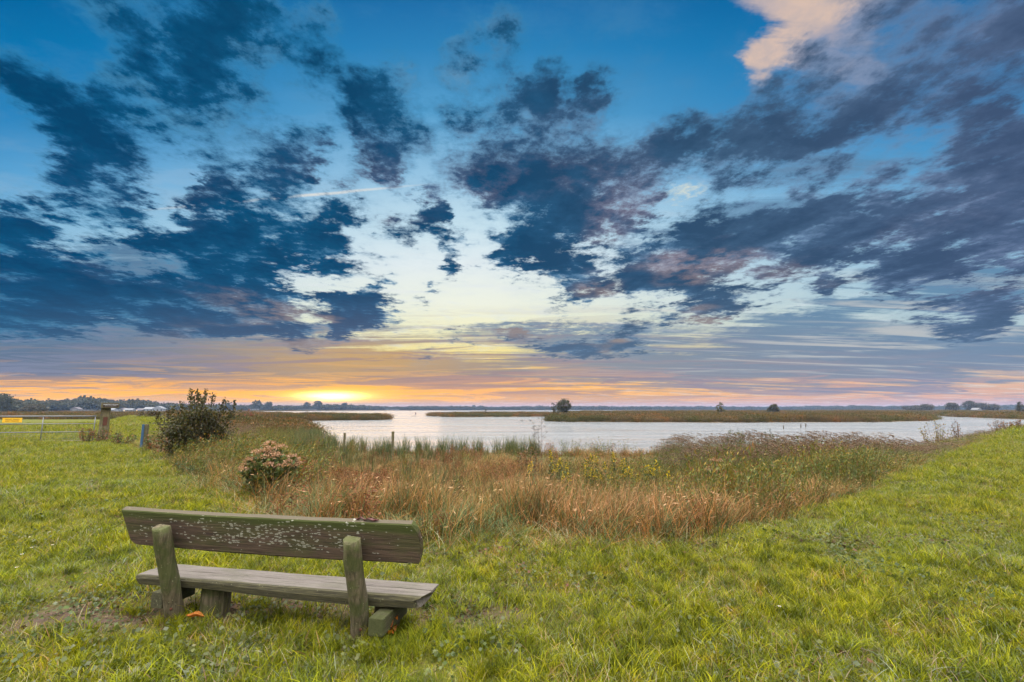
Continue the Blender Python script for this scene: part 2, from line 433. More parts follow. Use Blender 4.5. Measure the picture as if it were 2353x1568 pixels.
def bear(px, y):
    """x at northing y for a bearing px near the horizon."""
    return (px - 1176.5) / FV / (math.cos(PITCH) + 0.146 * math.sin(PITCH)) * y


def vnoise(x, y, s, seed=0):
    x = np.asarray(x, float) / s + 137.3 * seed
    y = np.asarray(y, float) / s + 71.7 * seed
    xi, yi = np.floor(x).astype(np.int64), np.floor(y).astype(np.int64)
    fx, fy = x - xi, y - yi
    fx, fy = fx * fx * (3 - 2 * fx), fy * fy * (3 - 2 * fy)

    def h(a, b):
        n = (a * 374761393 + b * 668265263 + seed * 1442695041) & 0x7fffffff
        n = ((n ^ (n >> 13)) * 1274126177) & 0x7fffffff
        return ((n ^ (n >> 16)) & 0xffff) / 65535.0
    return (h(xi, yi) * (1 - fx) + h(xi + 1, yi) * fx) * (1 - fy) + (h(xi, yi + 1) * (1 - fx) + h(xi + 1, yi + 1) * fx) * fy


def fbm(x, y, s, seed=0, o=4):
    t, a, n = 0.0, 0.5, 0.0
    for i in range(o):
        t = t + a * vnoise(x, y, s / 2 ** i, seed + i)
        n += a
        a *= 0.55
    return t / n


def sdist(poly, x, y):
    """Signed distance to a closed outline, positive inside."""
    x, y = np.asarray(x, float), np.asarray(y, float)
    best = np.full(x.shape, 1e18)
    ins = np.zeros(x.shape, bool)
    n = len(poly)
    for i in range(n):
        (x0, y0), (x1, y1) = poly[i], poly[(i + 1) % n]
        dx_, dy_ = x1 - x0, y1 - y0
        t = np.clip(((x - x0) * dx_ + (y - y0) * dy_) / (dx_ * dx_ + dy_ * dy_ + 1e-9), 0, 1)
        best = np.minimum(best, (x - x0 - t * dx_) ** 2 + (y - y0 - t * dy_) ** 2)
        c = ((y0 > y) != (y1 > y))
        with np.errstate(divide='ignore', invalid='ignore'):
            xx = x0 + (y - y0) * dx_ / (dy_ if dy_ != 0 else 1e-9)
        ins ^= c & (x < xx)
    return np.where(ins, 1, -1) * np.sqrt(best)


# the mown grass reaches part-way down the bank on the right: (view x, view y, height of the grass edge)
EDGE_R = [(1390, 1252, -0.05), (1550, 1243, -0.10), (1700, 1219, -0.17), (1830, 1189, -0.22), (1930, 1153, -0.26), (2000, 1113, -0.28), (2150, 1052, -0.30), (2250, 1016, -0.30), (2353, 985, -0.28)]
DROP = {-0.05: 0.66, -0.10: 0.93, -0.17: 1.29, -0.22: 1.5, -0.26: 1.68, -0.28: 1.76, -0.30: 1.84}
LEFT_IN = [(-90, 125), (-63, 88), (-36, 50), (-23.5, 33), (-16.5, 22), (-12.2, 17.2), (-7.6, 12.1), (-5.5, 9.6), (-4.0, 7.8), (-3.3, 7.05), (-2.1, 6.45), (-1.1, 6.0), (.1, 6.05)]
BACK = [(400, 300), (400, -400), (-400, -400), (-90, -20), (-48, 12), (-35, 30), (-37, 40), (-55, 69), (-105, 132)]
edge_w = [at(px, py, z) for px, py, z in EDGE_R]
LAWN = LEFT_IN + edge_w + [(80, 65), (150, 115)] + BACK
crest = []
for i, (ex_, ey_) in enumerate(edge_w):
    p0, p1 = edge_w[max(i - 1, 0)], edge_w[min(i + 1, len(edge_w) - 1)]
    tx_, ty_ = p1[0] - p0[0], p1[1] - p0[1]
    L_ = math.hypot(tx_, ty_)
    q_ = DROP[EDGE_R[i][2]]
    crest.append((ex_ + ty_ / L_ * q_, ey_ - tx_ / L_ * q_))
DIKE = LEFT_IN + crest + [(82, 63), (152, 113)] + BACK
MAIN = [(900, 420), (170, 97), (112, 84), (75, 56), (48, 45), (30, 35), (16, 31), (4, 32), (-6, 34), (-12, 35), (-15.5, 42), (-21, 52),
        (-26.5, 62), (-31, 71), (-33, 75.5), (-37, 79), (-52, 82), (-68, 96), (-66, 116), (-52, 126), (-38, 133), (-35, 139), (-40, 152), (-62, 175),
        (-98, 212), (-135, 250), (-180, 300), (-240, 312), (-330, 292), (-700, 250), (-900, -900), (900, -900)]
ISLE = [(8.5, 121), (13, 114), (30, 111), (58, 110), (85, 112.5), (108, 124), (128, 143), (146, 166), (155, 190), (172, 234), (192, 247), (207, 238),
        (196, 215), (179, 196), (160, 160), (147, 135), (152, 120), (230, 107), (900, 180), (2600, 1300), (900, 1300), (500, 900), (200, 610), (60, 420), (24, 262), (13, 150)]
BAR = [(-40, 224), (-34, 202), (-22, 180), (0, 186), (20, 196), (30, 230), (20, 252), (-10, 252), (-36, 238)]
FAR = [(-1500, 330), (-600, 440), (-400, 505), (-330, 640), (-290, 830), (0, 1080), (600, 1330), (1300, 1480), (9000, 1500), (9000, 9000), (-9000, 9000), (-9000, 330)]


def ragged(poly, amp, step, seed, upto=400):
    """The outline with its long sides broken into small irregular bays."""
    out_ = []
    r_ = random.Random(seed)
    n = len(poly)
    for i in range(n):
        a, b = poly[i], poly[(i + 1) % n]
        L = math.hypot(b[0] - a[0], b[1] - a[1])
        out_.append(a)
        if L > step * 1.6 and max(map(abs, a + b)) < upto:
            k = int(min(L // step, 26))
            for j in range(1, k):
                t = j / k
                nx, ny = -(b[1] - a[1]) / L, (b[0] - a[0]) / L
                q = r_.uniform(-amp, amp)
                out_.append((a[0] + (b[0] - a[0]) * t + nx * q, a[1] + (b[1] - a[1]) * t + ny * q))
    return out_


MAINR, ISLER, BARR = ragged(MAIN, 1.2, 5, 1), ragged(ISLE, 1.6, 6, 2), ragged(BAR, 2.0, 8, 3)


def land(x, y):
    return np.maximum(np.maximum(sdist(MAINR, x, y), sdist(ISLER, x, y)), np.maximum(sdist(BARR, x, y), sdist(FAR, x, y)))


def smooth(t):
    t = np.clip(t, 0, 1)
    return t * t * (3 - 2 * t)


def height(x, y):
    x, y = np.asarray(x, float), np.asarray(y, float)
    s = land(x, y)
    z = np.where(s > 0, WATER + 0.25 * smooth(s / 2.0), WATER - 0.9 * smooth(-s / 5.0))
    d = sdist(DIKE, x, y)
    z = np.where(d > -5.5, np.maximum(z, WATER + 0.25 + (0 - WATER - 0.25) * smooth(1 + d / 5.5)), z)
    near_ = np.exp(-(x * x + y * y) / 120.0 ** 2)
    z = z + near_ * (s > 0.5) * ((fbm(x, y, 3.0, 5) - 0.5) * 0.12 + (fbm(x, y, 0.6, 9, 2) - 0.5) * 0.035)
    # the trampled hollow in front of and under the bench
    z = z - 0.05 * np.exp(-(((x + 1.9) / 1.7) ** 2 + ((y - 4.1) / 0.55) ** 2))
    return z


def hz_(x, y):
    return float(height(np.array([x]), np.array([y]))[0])


# ------------------------------------------------------------------ object helpers
def tag(o, label=None, cat=None, group=None, kind=None):
    if label:
        o['label'] = label
    if cat:
        o['category'] = cat
    if group:
        o['group'] = group
    if kind:
        o['kind'] = kind
    return o


def empty(name, loc, rz=0.0):
    o = bpy.data.objects.new(name, None)
    o.empty_display_size = 0.2
    C.objects.link(o)
    o.location = loc
    o.rotation_euler = (0, 0, rz)
    return o


def link(name, me, mat, parent=None):
    for m_ in (mat if isinstance(mat, (list, tuple)) else [mat]):
        me.materials.append(m_)
    o = bpy.data.objects.new(name, me)
    C.objects.link(o)
    if parent:
        o.parent = parent
    return o


def mesh_np(name, verts, faces, tint=None, smooth_=False):
    """verts (n,3); faces: array (m,4) or (m,3), or list of such arrays."""
    me = bpy.data.meshes.new(name)
    verts = np.asarray(verts, np.float32)
    if not isinstance(faces, list):
        faces = [faces]
    faces = [np.asarray(f_, np.int32) for f_ in faces if len(f_)]
    me.vertices.add(len(verts))
    me.vertices.foreach_set('co', verts.ravel())
    lt = np.concatenate([np.full(len(f_), f_.shape[1], np.int32) for f_ in faces]) if faces else np.zeros(0, np.int32)
    lv = np.concatenate([f_.ravel() for f_ in faces]) if faces else np.zeros(0, np.int32)
    me.loops.add(len(lv))
    me.loops.foreach_set('vertex_index', lv)
    me.polygons.add(len(lt))
    ls = np.concatenate([[0], np.cumsum(lt)[:-1]]).astype(np.int32) if len(lt) else lt
    me.polygons.foreach_set('loop_start', ls)
    me.polygons.foreach_set('loop_total', lt)
    if smooth_ and len(lt):
        me.polygons.foreach_set('use_smooth', np.ones(len(lt), bool))
    if tint is not None:
        at_ = me.color_attributes.new('tint', 'FLOAT_COLOR', 'POINT')
        t4 = np.ones((len(verts), 4), np.float32)
        t4[:, :3] = tint
        at_.data.foreach_set('color', t4.ravel())
    me.update(calc_edges=True)
    me.validate()
    return me


class MB:
    """Collects simple shapes into one mesh."""
    def __init__(self):
        self.bm = bmesh.new()

    def ring_tube(self, pts, rad, seg=10, cap=True, flat=1.0, rot=0.0, rng_=None, rough=0.0):
        prev = None
        pts = [Vector(p_) for p_ in pts]
        n = len(pts)
        last_side = None
        first = None
        for i, p_ in enumerate(pts):
            t = (pts[min(i + 1, n - 1)] - pts[max(i - 1, 0)]).normalized()
            if last_side is None:
                side = t.cross(Vector((0, 0, 1)))
                if side.length < 1e-3:
                    side = Vector((1, 0, 0))
            else:
                side = last_side - t * last_side.dot(t)
            side.normalize()
            last_side = side
            up = t.cross(side)
            r_ = rad[i] if isinstance(rad, (list, tuple)) else rad
            ring = []
            for k in range(seg):
                a = 2 * math.pi * k / seg + rot
                rr = r_ * (1 + (rng_.uniform(-rough, rough) if rng_ else 0))
                ring.append(self.bm.verts.new(p_ + side * math.cos(a) * rr + up * math.sin(a) * rr * flat))
            if prev:
                for k in range(seg):
                    self.bm.faces.new((prev[k], prev[(k + 1) % seg], ring[(k + 1) % seg], ring[k]))
            else:
                first = ring
            prev = ring
        if cap:
            self.bm.faces.new(list(reversed(first)))
            self.bm.faces.new(prev)
        return self

    def box(self, c, s, rot=None, bevel=0.0):
        m_ = Matrix.Translation(c) @ (rot.to_4x4() if rot else Matrix.Identity(4)) @ Matrix.Diagonal((*s, 1.0))
        g_ = bmesh.ops.create_cube(self.bm, size=1.0, matrix=m_)
        if bevel > 0:
            es = list({e for v_ in g_['verts'] for e in v_.link_edges})
            bmesh.ops.bevel(self.bm, geom=es, offset=bevel, segments=2, affect='EDGES', profile=0.6)
        return self

    def sphere(self, c, s, sub=2, rot=None):
        m_ = Matrix.Translation(c) @ (rot.to_4x4() if rot else Matrix.Identity(4)) @ Matrix.Diagonal((*s, 1.0))
        bmesh.ops.create_icosphere(self.bm, subdivisions=sub, radius=1.0, matrix=m_)
        return self

    def poly(self, pts):
        self.bm.faces.new([self.bm.verts.new(p_) for p_ in pts])
        return self

    def build(self, name, mat, parent=None, smooth_=False):
        bmesh.ops.recalc_face_normals(self.bm, faces=self.bm.faces[:])
        me = bpy.data.meshes.new(name)
        self.bm.to_mesh(me)
        self.bm.free()
        if smooth_:
            me.shade_smooth()
        return link(name, me, mat, parent)


# ------------------------------------------------------------------ materials
def new_mat(name):
    m_ = bpy.data.materials.new(name)
    m_.use_nodes = True
    return m_, NT(m_.node_tree)


def finish(nt, shader, disp=None):
    o = nt.n('ShaderNodeOutputMaterial')
    nt.t.links.new(shader, o.inputs[0])


def principled(nt, color, rough=0.8, spec=0.3, metal=0.0, normal=None):
    b = nt.n('ShaderNodeBsdfPrincipled')
    nt.put(b.inputs['Base Color'], color)
    nt.put(b.inputs['Roughness'], rough)
    nt.put(b.inputs['Specular IOR Level'], spec)
    nt.put(b.inputs['Metallic'], metal)
    if normal is not None:
        nt.put(b.inputs['Normal'], normal)
    return b.outputs[0]


def bump(nt, h, dist=0.01, strength=1.0):
    b = nt.n('ShaderNodeBump')
    b.inputs['Strength'].default_value = strength
    b.inputs['Distance'].default_value = dist
    nt.put(b.inputs['Height'], h)
    return b.outputs[0]


def simple(name, rgb, rough=0.8, spec=0.3, metal=0.0, var=0.25, scale=8.0):
    m_, nt = new_mat(name)
    co = nt.n('ShaderNodeTexCoord').outputs['Object']
    n_ = nt.noise(co, scale, 5, 0.6, dim='3D')
    a = tuple(c * (1 - var) for c in rgb) + (1,)
    b = tuple(min(1, c * (1 + var)) for c in rgb) + (1,)
    finish(nt, principled(nt, nt.mix(n_, a, b), rough, spec, metal, bump(nt, n_, 0.004)))
    return m_


def leafy(name, trans=0.35, rough=0.55, spec=0.25, patch=None, gain=1.0):
    """Foliage: colour from the tint attribute, drifting slowly over the ground between clumps."""
    m_, nt = new_mat(name)
    at_ = nt.n('ShaderNodeAttribute', attribute_name='tint')
    col_ = at_.outputs['Color']
    pos = nt.n('ShaderNodeNewGeometry').outputs['Position']
    if patch:
        for scale, lo, hi, c2, amt in patch:
            n_ = nt.noise(pos, scale, 4, 0.6, dim='2D')
            col_ = nt.mix(nt.m('MULTIPLY', nt.mr(n_, lo, hi), amt), col_, nt.mix(1.0, col_, c2, 'MULTIPLY'))
    nt2 = nt.noise(pos, 1.9, 3, 0.6, dim='2D')
    col_ = nt.mix(1.0, col_, nt.mix(nt2, (0.72 * gain, 0.72 * gain, 0.72 * gain, 1), (1.28 * gain, 1.28 * gain, 1.28 * gain, 1)), 'MULTIPLY')
    p_ = principled(nt, col_, rough, spec)
    tr = nt.n('ShaderNodeBsdfTranslucent')
    nt.put(tr.inputs[0], nt.mix(1.0, col_, (1.25, 1.2, 0.6, 1), 'MULTIPLY'))
    mx = nt.n('ShaderNodeMixShader')
    mx.inputs[0].default_value = trans
    nt.t.links.new(p_, mx.inputs[1])
    nt.t.links.new(tr.outputs[0], mx.inputs[2])
    finish(nt, mx.outputs[0])
    return m_


M = {}
M['lawn'] = leafy('lawn_blades', 0.30, 0.6, 0.10, [
    (0.30, 0.45, 0.65, (0.85, 1.0, 1.9, 1), 0.55),      # bluish grey drifts
    (0.9, 0.52, 0.68, (1.22, 1.16, 0.7, 1), 0.7),        # yellow lush drifts
    (2.6, 0.58, 0.72, (1.3, 0.85, 1.2, 1), 0.5),
    (4.5, 0.46, 0.62, (0.38, 0.46, 0.5, 1), 0.85)])
M['dry'] = leafy('dry_grass_blades', 0.28, 0.65, 0.12, [(0.35, 0.45, 0.62, (0.8, 1.05, 0.9, 1), 0.5), (1.3, 0.55, 0.7, (1.2, 1.1, 1.05, 1), 0.6), (2.2, 0.46, 0.62, (0.36, 0.44, 0.40, 1), 0.85)], 0.95)
M['herb'] = leafy('herb_leaves', 0.30, 0.55, 0.3, [(0.4, 0.45, 0.6, (0.62, 0.8, 0.6, 1), 0.8), (1.1, 0.5, 0.66, (1.35, 1.2, 0.8, 1), 0.8)], 0.92)
M['reed'] = leafy('reed_leaves', 0.30, 0.55, 0.3, [(0.25, 0.45, 0.6, (1.15, 0.9, 0.7, 1), 0.5)], 0.78)
M['isle'] = leafy('island_reed_leaves', 0.30, 0.7, 0.15, [(0.05, 0.42, 0.58, (0.60, 0.85, 0.6, 1), 0.9), (0.16, 0.5, 0.62, (1.6, 1.1, 0.75, 1), 0.8)])
M['leaf'] = leafy('shrub_leaves', 0.35, 0.5, 0.35)
M['wood_far'] = leafy('tree_crown_leaves', 0.25, 0.8, 0.1)

# ground: turf, marsh soil, lake bed
mg, nt = new_mat('ground')
pos = nt.n('ShaderNodeNewGeometry').outputs['Position']
at_ = nt.n('ShaderNodeAttribute', attribute_name='tint')
tz = nt.sep(at_.outputs['Color'])
n1 = nt.noise(pos, 0.8, 6, 0.65, dim='2D')
n2 = nt.noise(pos, 14.0, 5, 0.7, dim='2D')
turf = nt.mix(n1, (0.055, 0.066, 0.010, 1), (0.105, 0.115, 0.018, 1))
turf = nt.mix(nt.mr(n2, 0.45, 0.7), turf, (0.10, 0.085, 0.03, 1))
marsh = nt.mix(n1, (0.045, 0.035, 0.015, 1), (0.11, 0.075, 0.035, 1))
dirt = nt.mix(n2, (0.045, 0.030, 0.026, 1), (0.11, 0.078, 0.066, 1))
c_ = nt.mix(tz[0], marsh, turf)
c_ = nt.mix(nt.m('MULTIPLY', tz[1], nt.mr(n2, 0.3, 0.6, 0.5, 1.0)), c_, dirt)
finish(nt, principled(nt, c_, 0.95, 0.1, 0, bump(nt, n2, 0.03)))

# water: wind ripples and longer swell
mw, nt = new_mat('water')
pos = nt.n('ShaderNodeNewGeometry').outputs['Position']
n4 = nt.noise(nt.mapping(pos, (0, 0, 0), (0, 0, math.radians(5)), (0.25, 1, 1)), 0.055, 5, 0.65, 1.2, dim='2D')
r3 = nt.noise(nt.mapping(pos, (0, 9, 0), (0, 0, math.radians(-6)), (0.22, 1, 1)), 0.16, 6, 0.72, 0.6, dim='2D')
r1 = nt.noise(nt.mapping(pos, (0, 0, 0), (0, 0, math.radians(-12)), (0.55, 1.6, 1)), 1.1, 5, 0.62, 0.5, dim='2D')
r2 = nt.noise(nt.mapping(pos, (4, 0, 0), (0, 0, math.radians(8)), (0.12, 0.5, 1)), 1.0, 4, 0.6, 0.8, dim='2D')
hgt = nt.m('ADD', nt.m('ADD', nt.m('MULTIPLY', r1, nt.mr(n4, 0.35, 0.65, 0.10, 0.36)), nt.m('MULTIPLY', r2, 0.7)), nt.m('MULTIPLY', r3, 3.2))
finish(nt, principled(nt, (0.15, 0.165, 0.185, 1), nt.mr(n4, 0.3, 0.7, 0.10, 0.26), 0.9, 0, bump(nt, hgt, 1.0, 1.0)))
M['water'] = mw


def wood_mat(name, base, dark, green, green_amt, fleck=0.0, top_green=None, grain=(1.2, 30, 30), edge=None, bare_top=None):
    m_, nt = new_mat(name)
    co = nt.n('ShaderNodeTexCoord').outputs['Object']
    gr = nt.noise(nt.mapping(co, (0, 0, 0), (0, 0, 0), grain), 2.2, 8, 0.65, 0.3, dim='3D')
    gr2 = nt.noise(nt.mapping(co, (3, 1, 0), (0, 0, 0), (grain[0] * 2.2, grain[1] * 3, grain[2] * 3)), 3.0, 5, 0.7, dim='3D')
    bl = nt.noise(nt.mapping(co, (0, 5, 2), (0, 0, 0), (1.5, 5, 5)), 1.6, 5, 0.6, dim='3D')
    c1 = nt.mix(nt.mr(gr, 0.35, 0.65), dark, base)
    crack = nt.mr(gr2, 0.33, 0.42, 0.22, 1.0)
    c1 = nt.mix(1.0, c1, nt.xyz(crack, crack, crack), 'MULTIPLY')
    gm = nt.m('MULTIPLY', nt.mr(bl, 0.42, 0.62), green_amt, clamp=True)
    clus = nt.noise(nt.mapping(co, (7, 5, 2), (0, 0, 0), (7, 1, 16)), 1.0, 3, 0.6, dim='3D')
    if top_green is not None:
        z_ = nt.sep(co)[2]
        zn = nt.m('ADD', z_, nt.m('MULTIPLY', nt.m('SUBTRACT', bl, 0.5), 0.12))
        gm = nt.m('MAXIMUM', gm, nt.m('MULTIPLY', nt.mr(zn, top_green[0], top_green[1]), 0.85))
    c1 = nt.mix(gm, c1, nt.mix(gr, tuple(g_ * 0.6 for g_ in green[:3]) + (1,), green))
    if edge is not None:      # live edge of the slab: mossy, dark, with pale scabs
        ye = nt.m('ADD', nt.sep(co)[1], nt.m('MULTIPLY', nt.m('SUBTRACT', bl, 0.5), 0.012))
        bk_ = nt.mix(nt.mr(gr2, 0.4, 0.62), (0.022, 0.021, 0.012, 1), (0.075, 0.072, 0.034, 1))
        c1 = nt.mix(nt.mr(ye, edge[0], edge[1], 0.9, 0.0), c1, bk_)
    if bare_top is not None:
        nz_ = nt.sep(nt.n('ShaderNodeTexCoord').outputs['Normal'])[2]
        c1 = nt.mix(nt.mr(nz_, 0.6, 0.85), c1, nt.mix(gr, bare_top, (0.095, 0.08, 0.058, 1)))
    if fleck > 0:
        # pale lichen scales, small and stretched along the grain, thickest in the middle of the board
        v1 = nt.n('ShaderNodeTexVoronoi', feature='F1')
        nt.put(v1.inputs['Vector'], nt.v('ADD', nt.mapping(co, (0, 0, 0), (0, 0, 0), (27, 1, 84)), nt.v('SCALE', nt.noise(co, 40, 2, 0.6, color=True, dim='3D'), scale=1.2)))
        v1.inputs['Scale'].default_value = 1.0
        v1.inputs['Randomness'].default_value = 1.0
        rnd = nt.sep(v1.outputs['Color'])[0]
        sx = nt.sep(co)
        mid = nt.m('MULTIPLY', nt.mr(nt.m('ABSOLUTE', nt.m('SUBTRACT', sx[0], 1.10)), 0.25, 0.95, 1.0, 0.12),
                   nt.mr(nt.m('ABSOLUTE', nt.m('SUBTRACT', sx[2], 0.165)), 0.05, 0.13, 1.0, 0.0))
        fl = nt.m('MULTIPLY', nt.mr(nt.m('ADD', v1.outputs['Distance'], nt.m('MULTIPLY', rnd, -0.14)), 0.28, 0.40, 1.0, 0.0), nt.m('GREATER_THAN', nt.m('ADD', rnd, nt.m('MULTIPLY', nt.m('SUBTRACT', clus, 0.42), 1.3)), nt.m('SUBTRACT', 1.14, nt.m('MULTIPLY', mid, fleck))))
        c1 = nt.mix(nt.m('MULTIPLY', fl, nt.mr(gr2, 0.35, 0.55, 0.35, 0.9)), c1, (0.33, 0.335, 0.30, 1))
    sp = nt.noise(co, 55.0, 3, 0.6, dim='3D')
    c1 = nt.mix(nt.mr(sp, 0.66, 0.72, 0.0, 0.5), c1, (0.30, 0.32, 0.20, 1))
    h_ = nt.m('ADD', nt.m('MULTIPLY', gr, 0.6), nt.m('MULTIPLY', gr2, 0.5))
    finish(nt, principled(nt, c1, 0.78, 0.25, 0, bump(nt, h_, 0.012, 0.9)))
    return m_


GREEN = (0.060, 0.085, 0.018, 1)
M['back_wood'] = wood_mat('bench_backrest_wood', (0.105, 0.072, 0.056, 1), (0.042, 0.030, 0.024, 1), GREEN, 0.42, 0.56, (0.190, 0.27), bare_top=(0.065, 0.058, 0.040, 1))
M['seat_wood'] = wood_mat('bench_seat_wood', (0.165, 0.150, 0.142, 1), (0.100, 0.089, 0.083, 1), (0.075, 0.095, 0.035, 1), 0.18, edge=(0.004, 0.016))
M['post_wood'] = wood_mat('bench_post_wood', (0.125, 0.105, 0.070, 1), (0.050, 0.044, 0.026, 1), (0.060, 0.078, 0.020, 1), 0.75, grain=(24, 24, 1.5))
M['beam_wood'] = wood_mat('bench_beam_wood', (0.062, 0.062, 0.036, 1), (0.034, 0.034, 0.018, 1), (0.055, 0.068, 0.02, 1), 0.7, grain=(24, 1.5, 24))
M['old_wood'] = wood_mat('weathered_post_wood', (0.13, 0.11, 0.065, 1), (0.06, 0.05, 0.03, 1), (0.07, 0.08, 0.03, 1), 0.6, grain=(14, 14, 1.2))
M['steel'] = simple('galvanised_steel', (0.13, 0.14, 0.165), 0.5, 0.4, 0.3, 0.15, 6)
M['bark'] = simple('bark', (0.06, 0.048, 0.035), 0.9, 0.1, 0, 0.4, 12)
M['yellow'] = simple('yellow_enamel', (0.62, 0.36, 0.015), 0.5, 0.4, 0, 0.12, 9)
M['black'] = simple('black_paint', (0.03, 0.02, 0.018), 0.6, 0.3)
M['white'] = simple('white_lettering', (0.55, 0.58, 0.62), 0.6, 0.3, 0, 0.1)
M['blue'] = simple('flaking_blue_paint', (0.025, 0.065, 0.13), 0.6, 0.3, 0, 0.35, 18)
M['lilac'] = simple('lilac_paint', (0.22, 0.22, 0.42), 0.6, 0.3)
M['rust'] = simple('rusty_plate', (0.07, 0.028, 0.018), 0.8, 0.2)
M['maroon'] = simple('maroon_leaf', (0.115, 0.030, 0.030), 0.35, 0.5, 0, 0.4, 60)
M['orange_leaf'] = simple('orange_leaf', (0.42, 0.15, 0.02), 0.6, 0.3, 0, 0.5, 40)
M['brown_leaf'] = simple('brown_leaf', (0.24, 0.085, 0.025), 0.6, 0.3, 0, 0.6, 60)
M['house_wall'] = simple('pale_wall', (0.15, 0.16, 0.18), 0.8, 0.2, 0, 0.1, 1)
M['house_roof'] = simple('pale_roof', (0.14, 0.15, 0.17), 0.7, 0.3, 0, 0.15, 1)
M['dark_roof'] = simple('dark_roof', (0.10, 0.09, 0.10), 0.7, 0.3, 0, 0.15, 1)
M['glass'] = simple('dark_glass', (0.03, 0.035, 0.045), 0.15, 0.5)
M['feather'] = simple('dark_feathers', (0.035, 0.03, 0.028), 0.6, 0.3)
M['petal'] = leafy('yellow_petals', 0.4, 0.6, 0.2)

# ------------------------------------------------------------------ ground sheet and water
NR, NA = 330, 720
rad = np.concatenate([[0.0], np.geomspace(0.6, 9000, NR - 1)])
phi = np.linspace(0, 2 * np.pi, NA, endpoint=False)
RR, PP = np.meshgrid(rad, phi, indexing='ij')
GX, GY = (RR * np.sin(PP)).ravel(), (RR * np.cos(PP)).ravel()
GZ = height(GX, GY)
GZ = np.where(RR.ravel() > 3000, WATER + 0.25, GZ)
i_, j_ = np.meshgrid(np.arange(NR - 1), np.arange(NA), indexing='ij')
j2 = (j_ + 1) % NA
q_ = np.stack([i_ * NA + j_, (i_ + 1) * NA + j_, (i_ + 1) * NA + j2, i_ * NA + j2], -1).reshape(-1, 4)
dd = sdist(LAWN, GX, GY)
leftfield = (GX < -30) & (GY > 5) & (GY < 200) & (GX < -0.78 * GY) & (dd < 0) & (GX < -0.93 * GY + 16)
ed_ = (fbm(GX, GY, 1.5, 21) - 0.5) * np.where(GX > 1, 0.8, 1.6)
turfm = np.maximum(smooth((dd + ed_ + 0.2) / 0.9), leftfield.astype(float))
worn = np.clip(1.25 * np.exp(-(((GX + 2.0) / 1.75) ** 2 + ((GY - 4.25) / 0.42) ** 2)) - 0.12, 0, 1)
worn = np.maximum(worn, np.clip(1.8 * np.exp(-(((GX + 3.35) / 0.75) ** 2 + ((GY - 4.0) / 0.42) ** 2)) - 0.2, 0, 1))
worn = np.maximum(worn, np.clip(1.1 * np.exp(-(((GX + 0.3) / 0.9) ** 2 + ((GY - 3.95) / 0.30) ** 2)) - 0.2, 0, 1))
gm_ = mesh_np('ground', np.stack([GX, GY, GZ], 1), q_, np.stack([turfm, worn, 0 * worn], 1), True)
ground = tag(link('ground', gm_, mg), kind='structure')
wv = 9000
wm_ = mesh_np('water', [(-wv, 25, WATER), (wv, 25, WATER), (wv, wv, WATER), (-wv, wv, WATER)], np.array([[0, 1, 2, 3]]))
tag(link('water', wm_, M['water']), kind='structure')


# ------------------------------------------------------------------ blades, leaves and clumps
def blades(n, R, hmin, hmax, wd, lean, droop, cols, r, seg=3, bias=None, tipcol=None, cj=0.22, base=0.0):
    """n tapering blades rooted in a disc of radius R; returns verts, quads, tint."""
    a = r.uniform(0, 2 * np.pi, n)
    q = np.sqrt(r.uniform(0, 1, n)) * R
    x0, y0 = q * np.cos(a), q * np.sin(a)
    h = r.uniform(hmin, hmax, n)
    az = r.uniform(0, 2 * np.pi, n)
    ln = r.uniform(0.15, 1.0, n) * lean
    dr = r.uniform(0.2, 1.0, n) * droop
    dxl, dyl = np.cos(az), np.sin(az)
    if bias is not None:
        dxl, dyl = dxl + bias[0], dyl + bias[1]
    side = np.stack([-dyl, dxl], 1)
    side /= np.linalg.norm(side, axis=1, keepdims=True) + 1e-6
    tw = r.uniform(-1.2, 1.2, n)
    side = np.stack([side[:, 0] * np.cos(tw) - side[:, 1] * np.sin(tw), side[:, 0] * np.sin(tw) + side[:, 1] * np.cos(tw)], 1)
    ws = wd * r.uniform(0.6, 1.3, n)
    V_, T_ = [], []
    cols = np.array(cols, float)
    cb = cols[r.integers(0, len(cols), n)] * (1 + r.uniform(-cj, cj, (n, 1)))
    for k in range(seg + 1):
        t = k / seg
        off = ln * t + dr * t * t
        zz_ = h * (t - 0.35 * np.minimum(dr, 2.0) * t * t * t) + base
        wx = ws * (1 - t) ** 0.6 * (0.55 if k == 0 else 1.0) * 0.5 + 0.0004
        cx, cy = x0 + dxl * off * h, y0 + dyl * off * h
        V_.append(np.stack([cx - side[:, 0] * wx, cy - side[:, 1] * wx, zz_], 1))
        V_.append(np.stack([cx + side[:, 0] * wx, cy + side[:, 1] * wx, zz_], 1))
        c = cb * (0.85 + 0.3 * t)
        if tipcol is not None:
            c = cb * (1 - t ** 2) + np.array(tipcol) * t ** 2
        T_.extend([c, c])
    nv = 2 * (seg + 1)
    Vt = np.stack(V_, 1).reshape(-1, 3)
    Tt = np.stack(T_, 1).reshape(-1, 3)
    b = np.arange(n)[:, None] * nv
    F = np.concatenate([np.concatenate([b + 2 * k, b + 2 * k + 1, b + 2 * k + 3, b + 2 * k + 2], 1) for k in range(seg)], 0)
    return Vt, F, Tt


